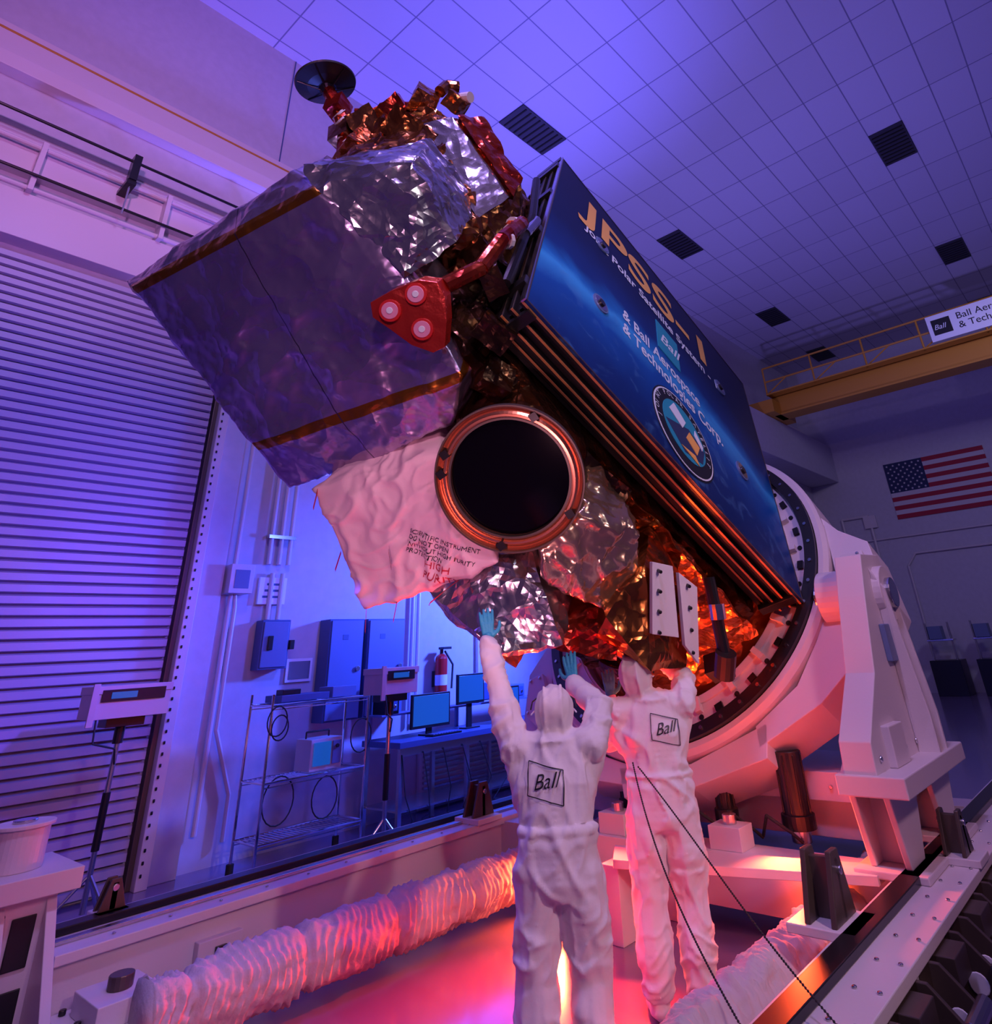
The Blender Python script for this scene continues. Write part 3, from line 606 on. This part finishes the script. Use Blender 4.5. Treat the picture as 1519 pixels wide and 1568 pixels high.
# ================================================================= ROTATION FIXTURE
fix=empty('satellite_rotation_fixture')
RM=SM@Matrix.Translation((3.55,.744,-1.27))
b=Bd()
b.lathe([(-.02,1.42),(-.02,1.52),(.10,1.52),(.10,1.42)],black,128)
b.lathe([(.04,1.18),(.04,1.42),(.45,1.42),(.45,1.18)],white,128)
b.lathe([(.02,1.20),(.02,1.26),(.05,1.26),(.05,1.20)],white,128)
for k in range(48):
    t=2*math.pi*k/48; c=Vector((0,math.cos(t),math.sin(t)))
    b.cyl(c*1.47+Vector((-.03,0,0)),c*1.47+Vector((-.015,0,0)),.016,steel,8)
    rt=Euler((t,0,0)).to_matrix()
    if k%2==0:
        M=Matrix.Translation(c*1.36+Vector((.03,0,0)))@rt.to_4x4()@Matrix.Diagonal((.03,.05,.07,1)); q=bmesh.ops.create_cube(b.bm,size=1,matrix=M); b._tag(q['verts'],blackm)
    else:
        b.cyl(c*1.36+Vector((.03,0,0)),c*1.36+Vector((.045,0,0)),.022,blackm,10)
        M=Matrix.Translation(c*1.27+Vector((.02,0,0)))@rt.to_4x4()@Matrix.Diagonal((.06,.12,.05,1)); q=bmesh.ops.create_cube(b.bm,size=1,matrix=M); b._tag(q['verts'],white)
b.lathe([(.02,1.525),(.02,1.57),(.06,1.60),(.5,1.60),(.5,1.525)],white,128)
ring=b.done('bearing_ring',fix,mw=RM)
b=Bd()
for sg in (1,-1):
    prof=[(.25,1.52),(-.10,1.70),(-.32,1.90),(-.85,1.90),(-1.15,1.66),(-1.48,1.15),(-1.66,.6),(-1.50,.6),(-1.30,1.0),(-1.0,1.25),(-.5,1.56),(0,1.60)]
    b.prism([(.10,y,sg*z) for y,z in prof],(.40,0,0),white)
    b.prism([(.04,y,sg*z) for y,z in [(-.40,1.66),(-.42,1.84),(-.80,1.82),(-.98,1.62),(-.80,1.50)]],(.08,0,0),white)
    for y,z in [(-.45,1.68),(-.45,1.80),(-.78,1.79),(-.92,1.62)]: b.cyl((.02,y,sg*z),(.05,y,sg*z),.015,steel,8)
b.prism([(.10,y,z) for y,z in [(-1.50,.7),(-1.74,.65),(-1.80,0),(-1.74,-.65),(-1.50,-.7),(-1.63,0)]],(.40,0,0),white)
b.done('ring_housing',fix,bevel=.012,mw=RM)
cy,cz=5.78,2.02
b=Bd()
X0,X1=-1.78,-1.58
pr=[(5.50,2.30),(5.96,2.32),(6.04,2.0),(6.24,1.12),(6.24,.86),(4.72,.86),(4.75,1.14),(5.15,1.5),(5.36,2.0)]
b.prism([(X0,y,z) for y,z in pr],(X1-X0,0,0),white)
for yy in (5.60,5.80): b.prism([(X1,yy,2.2),(X1+.08,yy,2.05),(X1+.14,yy+.1,1.2),(X1+.14,yy+.1,.95),(X1,yy+.1,.95)],(0,.035,0),white)
b.box((X0-.05,4.70,.86),(X1+.16,6.27,.97),white); b.box((X0-.02,5.0,.97),(X1+.05,5.3,1.2),white)
b.cyl((X0-.25,cy,cz),(X1+.06,cy,cz),.20,white,32); b.cyl((X0-.3,cy,cz),(X1+.10,cy,cz),.11,steel,24)
b.box((X1,5.50,1.55),(X1+.04,5.68,1.8),grey)
for k in range(5): b.cyl((X1,4.85+k*.28,1.04),(X1+.015,4.85+k*.28,1.04),.02,steel,8)
for yy in (4.85,5.75):
    b.prism([(X0,yy-.12,.86),(X0,yy+.45,.86),(X0,yy+.28,.49),(X0,yy+.0,.49)],(.04,0,0),white)
    b.prism([(X1,yy-.12,.86),(X1,yy+.45,.86),(X1,yy+.28,.49),(X1,yy+.0,.49)],(.04,0,0),white)
    b.box((X0,yy+.12,.49),(X1,yy+.17,.86),white); b.box((X0-.08,yy-.08,.45),(X1+.14,yy+.4,.49),white)
b.box((-3.9,6.35,.84),(-3.2,6.55,1.3),white)
b.done('support_tower',fix,bevel=.01)
b=Bd()
b.box((-4.6,5.55,.66),(-1.7,6.55,.84),white); b.box((-4.5,5.65,.42),(-1.8,5.75,.66),white); b.box((-4.5,6.3,.42),(-1.8,6.4,.66),white)
b.box((-5.3,4.95,.12),(-1.6,5.25,.42),white); b.box((-5.3,7.0,.12),(-1.6,7.3,.42),white)
b.prism([(-3.3,4.3,.42),(-1.72,4.75,.42),(-1.72,5.0,.42),(-3.5,4.6,.42)],(0,0,.05),white)
b.prism([(-3.5,4.9,.0),(-3.5,5.0,.0),(-3.5,5.0,.45),(-3.5,4.9,.45)],(.3,0,0),white); b.box((-3.45,4.35,.0),(-3.3,4.55,.42),white)
for x,y,r0 in ((-2.45,5.45,.10),(-3.0,5.4,.07),(-3.9,5.4,.08)):
    b.cyl((x,y,.58),(x,y,.98),r0,black,24); b.cyl((x,y,.50),(x,y,.59),r0+.02,blackm,24); b.cyl((x,y,.42),(x,y,.5),r0*.7,steel,20)
    for q in range(8): t=q*math.pi/4; b.cyl((x+r0*math.cos(t),y+r0*math.sin(t),.6),(x+r0*math.cos(t),y+r0*math.sin(t),.96),.008,blackm,6)
for x in (-2.1,-2.75,-3.5,-4.2): b.prism([(x,5.5,.84),(x,6.3,.84),(x,6.1,1.0),(x,5.75,1.0)],(.05,0,0),white)
for k in range(14): b.cyl((-4.4+k*.2,5.56,.75),(-4.4+k*.2,5.53,.75),.014,steel,8)
for k in range(5): b.path([(-2.7-.3*k,5.35,.45),(-2.6-.3*k,5.25,.60),(-2.45-.3*k,5.30,.50),(-2.4-.3*k,5.35,.44)],.012,rubber,6)
for k in range(3): b.box((-2.95-.5*k,5.0,.42),(-2.7-.5*k,5.2,.56),white); b.cyl((-2.82-.5*k,5.1,.56),(-2.82-.5*k,5.1,.62),.05,steel,14)
b.done('base_bridge',fix,bevel=.01)
b=Bd()
b.box((-5.55,1.6,.12),(-5.02,9.5,.40),white); b.box((-5.60,1.6,.40),(-4.98,9.5,.45),white); b.box((-5.42,1.6,.45),(-5.30,9.5,.49),blackm); b.box((-5.20,1.6,.45),(-5.14,9.5,.47),steel)
b.box((-5.5,1.6,.0),(-5.1,9.5,.12),blackm)
b.box((-1.62,1.2,.12),(-1.34,9.5,.40),white); b.box((-1.66,1.2,.40),(-1.28,9.5,.45),white); b.box((-1.60,1.2,.45),(-1.49,9.5,.49),blackm); b.box((-1.58,1.2,.0),(-1.38,9.5,.12),blackm)
y=1.3
while y<9.3:
    for X in (-5.52,-5.06,-1.42,-1.32): b.cyl((X,y,.45),(X,y,.46),.012,steel,6)
    y+=.3
b.box((-5.02,2.35,.16),(-4.96,2.62,.30),white); b.box((-4.96,2.45,.2),(-4.93,2.52,.26),blackm)
rails=b.done('guide_rail',fix,bevel=.008)
b=Bd()
def bracket(x,y,k=1.0):
    b.box((x-.17*k,y-.16*k,.45),(x+.17*k,y+.16*k,.49),white)
    for dx in (-.08,.05):
        b.prism([(x+dx*k,y-.14*k,.49),(x+dx*k,y+.14*k,.49),(x+dx*k,y+.05*k,.49+.28*k),(x+dx*k,y-.05*k,.49+.28*k)],(.03*k,0,0),bronze)
    b.box((x-.08*k,y-.02,.49),(x+.08*k,y+.02,.49+.25*k),bronze); b.cyl((x-.1*k,y,.49+.2*k),(x+.1*k,y,.49+.2*k),.02,steel,10)
bracket(-1.70,3.95,1); bracket(-1.40,5.35,.8); bracket(-1.35,7.2,.8); bracket(-5.1,4.75,.9); bracket(-5.42,1.98,.55); bracket(-1.4,8.5,.8)
b.done('rail_bracket',fix,bevel=.005)
b=Bd()
y=2.6
while y<9:
    for q in (-.12,.10):
        b.prism([(-1.34,y+q,.10),(-1.34,y+q,.40),(-1.24,y+q,.40),(-1.0,y+q,.18),(-1.0,y+q,.10)],(0,.025,0),bronze)
        b.cyl((-1.20,y+q-.004,.22),(-1.20,y+q+.029,.22),.045,printw,16)
    b.box((-1.34,y-.14,.08),(-.98,y+.14,.11),bronze); b.cyl((-1.08,y,.10),(-1.08,y,.0),.05,steel,14)
    b.cyl((-1.10,y-.14,.28),(-1.10,y+.15,.28),.035,steel,14)
    b.box((-1.36,y+.22,.28),(-1.20,y+.44,.39),bronze); b.box((-1.36,y+.22,.10),(-1.0,y+.40,.14),blackm)
    y+=.62
b.done('outrigger_brackets',fix,bevel=.004)
b=Bd()
b.box((-5.50,1.30,.0),(-5.08,1.58,.72),white); b.box((-5.60,1.22,.72),(-5.0,1.66,.82),white)
b.cyl((-5.3,1.40,.82),(-5.3,1.40,1.02),.13,white,32); b.cyl((-5.3,1.40,1.02),(-5.3,1.40,1.04),.15,white,32); b.cyl((-5.3,1.40,1.04),(-5.3,1.40,1.055),.06,steel,20)
b.prism([(-5.08,1.30,.0),(-5.08,1.30,.70),(-4.76,1.30,.20),(-4.64,1.30,0)],(0,.05,0),white); b.prism([(-5.08,1.53,.0),(-5.08,1.53,.70),(-4.76,1.53,.20),(-4.64,1.53,0)],(0,.05,0),white)
b.box((-5.079,1.39,.42),(-5.07,1.50,.64),black); b.box((-5.079,1.39,.12),(-5.07,1.50,.34),black)
b.box((-5.0,1.62,.0),(-4.45,2.10,.20),white); b.box((-4.9,1.7,.20),(-4.55,2.0,.30),white); b.cyl((-4.72,1.85,.30),(-4.72,1.85,.36),.06,bronze,16)
for x,y in ((-4.95,1.68),(-4.5,1.68),(-4.95,2.05),(-4.5,2.05),(-4.72,1.68)): b.cyl((x,y,.20),(x,y,.225),.018,black,8)
for k in range(5): b.cyl((-5.08,1.345,.1+k*.14),(-5.065,1.345,.1+k*.14),.012,blackm,6)
b.box((-4.5,1.45,.0),(-3.2,1.75,.16),white)
b.done('idler_stand',fix,bevel=.01)

def bellows(name,x,y0,y1,z,r,parent,sag=0,seed=0,xs=lambda t:0):
    bm=bmesh.new(); seg=48; rings=[]; n=int((y1-y0)/.010)
    for i in range(n+1):
        t=i/n; y=y0+(y1-y0)*t
        ph=y*2*math.pi/.095+6*noise.noise(Vector((y*2.5,seed,0)))
        base=r*(1+.10*noise.noise(Vector((y*2.2,3+seed,0))))
        tie=abs(((y+seed*.13)%.62)-.31)
        base*=1-.22*math.exp(-(tie/.03)**2)
        rr=[]
        for k in range(seg):
            a=2*math.pi*k/seg; ca,sa=math.cos(a),math.sin(a)
            amp=.06+.08*noise.noise(Vector((ca*1.3,sa*1.3,y*4+seed)))
            wv=math.sin(ph+4.0*noise.noise(Vector((ca*1.2,sa*1.2,y*2.2+seed))))
            w=amp*(1-2*abs(wv)**.7)
            w+=.16*noise.noise(Vector((ca*1.8,sa*1.8,y*6+seed)))+.08*noise.noise(Vector((ca*4,sa*4,y*16+seed)))
            q=base*(1+w)
            rr.append(bm.verts.new((x+xs(t)+q*ca,y,z-sag*math.sin(math.pi*t)+q*sa*.95)))
        rings.append(rr)
    for A,Bq in zip(rings,rings[1:]):
        for k in range(seg): bm.faces.new((A[k],A[(k+1)%seg],Bq[(k+1)%seg],Bq[k]))
    bm.faces.new(rings[0]); bm.faces.new(rings[-1][::-1]); bmesh.ops.recalc_face_normals(bm,faces=bm.faces[:])
    me=bpy.data.meshes.new(name); bm.to_mesh(me); bm.free(); me.materials.append(bellowm); me.polygons.foreach_set('use_smooth',[True]*len(me.polygons))
    ob=bpy.data.objects.new(name,me); COL.objects.link(ob)
    if parent: ob.parent=parent
    return ob
bellows('bellows_cover_a',-4.40,1.85,6.9,.24,.165,fix,0,1,xs=lambda t:.12*t)
bellows('bellows_cover_b',-2.05,1.0,6.9,.22,.15,fix,0,5,xs=lambda t:.05*t)

# ================================================================= EQUIPMENT ALONG THE LEFT WALL
def counter(name,x,y,zt,w=.6):
    b=Bd()
    b.box((x-.17,y-w/2,zt-.25),(x+.17,y+w/2,zt-.06),beige); b.box((x-.18,y-w/2-.01,zt-.06),(x+.18,y+w/2+.01,zt),beige)
    b.box((x+.17,y-w/2+.05,zt-.12),(x+.185,y+w/2-.05,zt-.03),black)
    b.box((x+.185,y-w/2+.12,zt-.10),(x+.19,y-w/2+.32,zt-.05),screen)
    b.box((x+.18,y-w/2-.03,zt-.3),(x+.2,y-w/2+.02,zt+.02),beige)
    b.box((x-.1,y-.15,zt-.32),(x+.1,y+.15,zt-.25),blackm)
    b.cyl((x,y,zt-.45),(x,y,zt-.25),.04,blackm,14); b.cyl((x,y,.1),(x,y,zt-.4),.022,steel,12); b.cyl((x,y,.5),(x,y,.9),.03,blackm,12)
    for k in range(3):
        t=k*2*math.pi/3+.4; b.cyl((x,y,.35),(x+.33*math.cos(t),y+.33*math.sin(t),.02),.014,steel,8); b.sph((x+.33*math.cos(t),y+.33*math.sin(t),.02),.02,rubber,1)
    b.path([(x+.15,y-w/2+.05,zt-.22),(x+.2,y-w/2+.05,zt-.42),(x+.12,y-.05,zt-.48),(x+.03,y,zt-.6)],.008,rubber,6)
    return b.done(name,bevel=.006)
counter('particle_counter_stand',-7.15,2.42,1.70,.60)
counter('particle_counter_stand',-6.48,4.76,1.695,.45)
b=Bd(); x0,x1,y0,y1=-7.45,-7.0,3.72,4.85
for x in (x0,x1):
    for y in (y0,y1): b.cyl((x,y,.08),(x,y,1.52),.014,chrome,10); b.cyl((x,y,0.0),(x,y,.1),.035,rubber,12)
for z in (.28,.76,1.42):
    for x in (x0,x1): b.cyl((x,y0,z),(x,y1,z),.012,chrome,8); b.cyl((x,y0,z-.035),(x,y1,z-.035),.006,chrome,6)
    for y in (y0,y1): b.cyl((x0,y,z),(x1,y,z),.010,chrome,8)
    k=0
    while y0+k*.05<y1: b.cyl((x0,y0+k*.05,z),(x1,y0+k*.05,z),.005,chrome,5); k+=1
for k,(y,z,rr) in enumerate(((3.78,1.28,.13),(3.82,1.22,.11),(4.78,1.05,.16),(4.4,.55,.18),(3.9,.6,.2))):
    pts=[(-6.98-.01*k,y+rr*math.cos(t)*.8,z+rr*math.sin(t)) for t in [q*math.pi/10 for q in range(21)]]; b.path(pts,.007,rubber,5)
cart=b.done('wire_shelf_cart')
b=Bd(); b.box((-7.4,4.25,.775),(-7.1,4.62,1.06),beige); b.box((-7.1,4.28,.82),(-7.085,4.48,1.03),screen); b.box((-7.1,4.5,.82),(-7.085,4.6,1.03),grey); b.cyl((-7.085,4.55,.98),(-7.07,4.55,.98),.02,black,10)
b.path([(-7.3,4.3,1.06),(-7.3,4.3,1.12),(-7.3,4.57,1.12),(-7.3,4.57,1.06)],.01,black); o=b.done('oscilloscope',bevel=.006)
b=Bd(); b.box((-7.42,3.85,1.435),(-7.08,4.4,1.50),greyblue); b.box((-7.38,4.45,1.435),(-7.1,4.75,1.54),grey); b.box((-7.3,3.9,1.50),(-7.15,4.1,1.55),black); b.done('instrument_tray',bevel=.005)
b=Bd(); b.box((-7.66,5.25,.86),(-6.92,8.3,.92),greyblue)
for y in (5.3,6.3,7.3,8.25):
    for x in (-7.62,-6.97): b.box((x-.025,y-.025,0),(x+.025,y+.025,.86),steel)
b.box((-7.62,5.3,.25),(-6.97,8.25,.27),steel); b.box((-6.99,5.3,.78),(-6.95,8.25,.86),steel)
for k in range(6): b.path([(-6.94,5.3+k*.3,.8),(-6.92,5.35+k*.33,.4),(-6.97,5.5+k*.25,.15),(-7.0,5.4+k*.4,.03)],.007,rubber,5)
b.box((-7.65,5.3,1.16),(-7.36,8.2,1.18),grey)
for y in (5.32,6.7,8.16): b.box((-7.64,y-.02,.92),(-7.60,y+.02,1.16),grey); 
b.done('workbench',bevel=.004)
def monitor(name,x,y0,y1,z0,z1,zb):
    b=Bd(); b.box((x-.04,y0,z0),(x,y1,z1),black); b.box((x,y0+.02,z0+.03),(x+.004,y1-.02,z1-.02),screen); b.box((x-.06,(y0+y1)/2-.04,zb),(x-.03,(y0+y1)/2+.04,z0+.1),black); b.box((x-.10,(y0+y1)/2-.12,zb),(x+.04,(y0+y1)/2+.12,zb+.015),black); return b.done(name,bevel=.004)
monitor('computer_monitor',-7.2,5.62,6.22,1.0,1.37,.921); monitor('computer_monitor',-7.2,6.35,6.82,1.2,1.55,.921); monitor('computer_monitor',-7.2,7.0,7.5,1.0,1.35,.921)
for nm,y0,y1,z0,z1,mm in (('power_supply',6.9,7.2,1.181,1.45,beige),('signal_generator',7.35,7.8,1.181,1.36,grey),('computer_tower',5.36,5.56,1.181,1.55,black)):
    b=Bd(); b.box((-7.64,y0,z0),(-7.38,y1,z1),mm); b.box((-7.38,y0+.03,z0+.03),(-7.37,y1-.03,z1-.03),greyblue); b.cyl((-7.37,y1-.07,z0+.08),(-7.36,y1-.07,z0+.08),.02,steel,10); b.done(nm,bevel=.005)
b=Bd(); b.box((-7.10,5.75,.921),(-6.95,6.2,.94),black)
for k in range(10): b.box((-7.08,5.77+k*.042,.94),(-6.97,5.80+k*.042,.947),grey)
b.done('computer_keyboard')
b=Bd(); b.cyl((-7.86,6.62,1.25),(-7.86,6.62,1.75),.085,red,24); b.sph((-7.86,6.62,1.75),(.085,.085,.07),red,2); b.cyl((-7.86,6.62,1.77),(-7.86,6.62,1.89),.025,black,10); b.box((-7.88,6.58,1.87),(-7.76,6.72,1.90),black); b.path([(-7.86,6.68,1.85),(-7.80,6.78,1.67),(-7.80,6.76,1.37)],.014,rubber); b.box((XW,6.56,1.4),(-7.9,6.68,1.6),black); b.cyl((-7.86,6.62,1.42),(-7.86,6.62,1.55),.087,printw,24); b.done('fire_extinguisher')

def cord(name,pts):
    pts=[Vector(q) for q in pts]
    b=Bd()
    def bz(t):
        P=pts[:]
        while len(P)>1: P=[a.lerp(c,t) for a,c in zip(P,P[1:])]
        return P[0]
    N=110
    for i in range(N): b.sph(bz(i/(N-1)),.0055,rubber,1)
    b.path([bz(i/60) for i in range(61)],.0022,rubber,5)
    return b.done(name)
cord('tether_cord',[(-2.42,3.40,1.18),(-2.25,3.25,.85),(-2.05,3.15,.62),(-1.6,2.77,.50)])
cord('tether_cord',[(-2.40,3.42,1.16),(-2.05,3.40,.85),(-1.80,3.25,.66),(-1.34,2.99,.49)])

# ================================================================= LIGHTS
def area(name,loc,target,size,power,col,spread=None,sy=None):
    l=bpy.data.lights.new(name,'AREA'); l.energy=power; l.color=col; l.size=size
    if sy: l.shape='RECTANGLE'; l.size_y=sy
    if spread: l.spread=math.radians(spread)
    o=bpy.data.objects.new(name,l); COL.objects.link(o); o.location=loc
    o.rotation_euler=(Vector(target)-Vector(loc)).to_track_quat('-Z','Y').to_euler(); return o
def spot(name,loc,target,power,col,ang=60,blend=.5,rad=.15):
    l=bpy.data.lights.new(name,'SPOT'); l.energy=power; l.color=col; l.spot_size=math.radians(ang); l.spot_blend=blend; l.shadow_soft_size=rad
    o=bpy.data.objects.new(name,l); COL.objects.link(o); o.location=loc
    o.rotation_euler=(Vector(target)-Vector(loc)).to_track_quat('-Z','Y').to_euler(); return o
spot('blue_uplight',(-6.2,7.2,1.4),(-6.6,4.2,11),4600,(.16,.13,1.0),75,.9,.3)
spot('violet_uplight',(-4.5,10,1.2),(-3.5,12,11),1900,(.30,.23,1.0),120,.9,.3)
spot('back_wall_fill',(1.5,14,8.5),(-3,24,4),420,(.62,.55,1.0),110,.9,.5)  # added fill spot that lifts the back wall, no fixture behind it
spot('blue_wall_wash',(-5.9,7.9,3.0),(-8,6.2,1.6),1700,(.05,.10,1.0),130,.9,.2)
spot('blue_wall_fill',(-5.2,5.0,3.6),(-8,4.8,1.8),300,(.05,.08,1.0),85,.9,.2)
spot('violet_door_wash',(-4.9,3.0,3.0),(-8,.4,2.6),330,(.16,.07,1.0),115,.8,.05)
spot('magenta_key',(-.5,-1.0,5.5),(-8,1.6,8.2),1200,(.80,.26,.75),52,.9,.2)
spot('door_pink_accent',(.5,-1.2,3.2),(-8,1.2,1.4),230,(1.0,.22,.45),38,.9,.05)
spot('pink_key',(2.0,2.2,3.4),(-2.5,3.3,1.1),330,(1.0,.60,.70),42,.7,.08)
spot('pink_stand_key',(2.2,2.8,5.0),(-1.9,5.8,1.4),400,(1.0,.50,.66),52,.8,.3)
spot('rail_key',(.8,.2,3.8),(-4.8,2.6,.2),170,(.9,.42,.75),50,.9,.2)
area('overhead_violet',(-1.0,1.0,8.8),(-3.2,3.6,4),.8,240,(.55,.38,1.0))
spot('satellite_glint',(.4,-.6,3.9),(-3.6,3.2,4.4),280,(1.0,.50,.75),55,.8,.15)
spot('satellite_glint_white',(1.6,1.6,4.6),(-2.9,3.3,4.6),130,(1.0,.85,.9),60,.8,.06)
spot('bag_pink_light',(-1.4,.9,.9),(-3.5,3.2,2.9),150,(1.0,.40,.54),46,.8,.10)
spot('top_deck_amber',(-3.2,-.5,7.5),(-4.2,3.0,6.8),220,(1.0,.60,.45),45,.8,.15)
spot('shroud_blue_rim',(-6.4,3.6,2.4),(-4.2,2.2,4.6),320,(.12,.16,1.0),90,.8,.3)
spot('poster_light',(3.8,4.0,6.5),(-2,4.5,4.2),210,(.72,.80,1.0),40,.8,.4)
spot('red_floor_lamp',(-3.3,3.6,.30),(-2.6,3.6,1.4),90,(1.0,.05,.02),150,.8,.06)
spot('red_floor_wash',(-3.5,4.7,1.0),(-3.2,3.2,0),1000,(1.0,.025,.012),80,.9,.06)
area('red_floor_tube',(-4.05,4.45,.30),(-3.6,3.5,.05),.22,34,(1.0,.10,.03))
spot('red_base_lamp',(-2.35,4.85,.72),(-1.9,4.6,.3),130,(1.0,.08,.02),150,.8,.06)
spot('red_underglow',(-3.0,4.5,.5),(-2.6,4.4,3.0),300,(1.0,.10,.02),110,.8,.1)
spot('blue_floor_wash',(-3.9,2.4,2.2),(-3.4,2.6,0),50,(.15,.08,1.0),120,.9,.2)
w=bpy.data.worlds.new('w'); scene.world=w; w.use_nodes=True
w.node_tree.nodes['Background'].inputs[0].default_value=(.16,.09,.44,1); w.node_tree.nodes['Background'].inputs[1].default_value=.18

# ================================================================= CAMERA
R=Vector((.755,.653,-.056)).normalized(); W=Vector((-.570,.697,.436)).normalized(); W=(W-R*W.dot(R)).normalized(); U=(-W).cross(R)
cam=bpy.data.cameras.new('camera'); co=bpy.data.objects.new('camera',cam); COL.objects.link(co)
co.matrix_world=Matrix(((R.x,U.x,-W.x,0),(R.y,U.y,-W.y,0),(R.z,U.z,-W.z,1.75),(0,0,0,1)))
cam.sensor_fit='HORIZONTAL'; cam.sensor_width=36; cam.lens=36*981/1519.2
cam.shift_x=-(850-759.6)/1519.2; cam.shift_y=-(784-522)/1519.2
cam.clip_start=.05; cam.clip_end=200
scene.camera=co
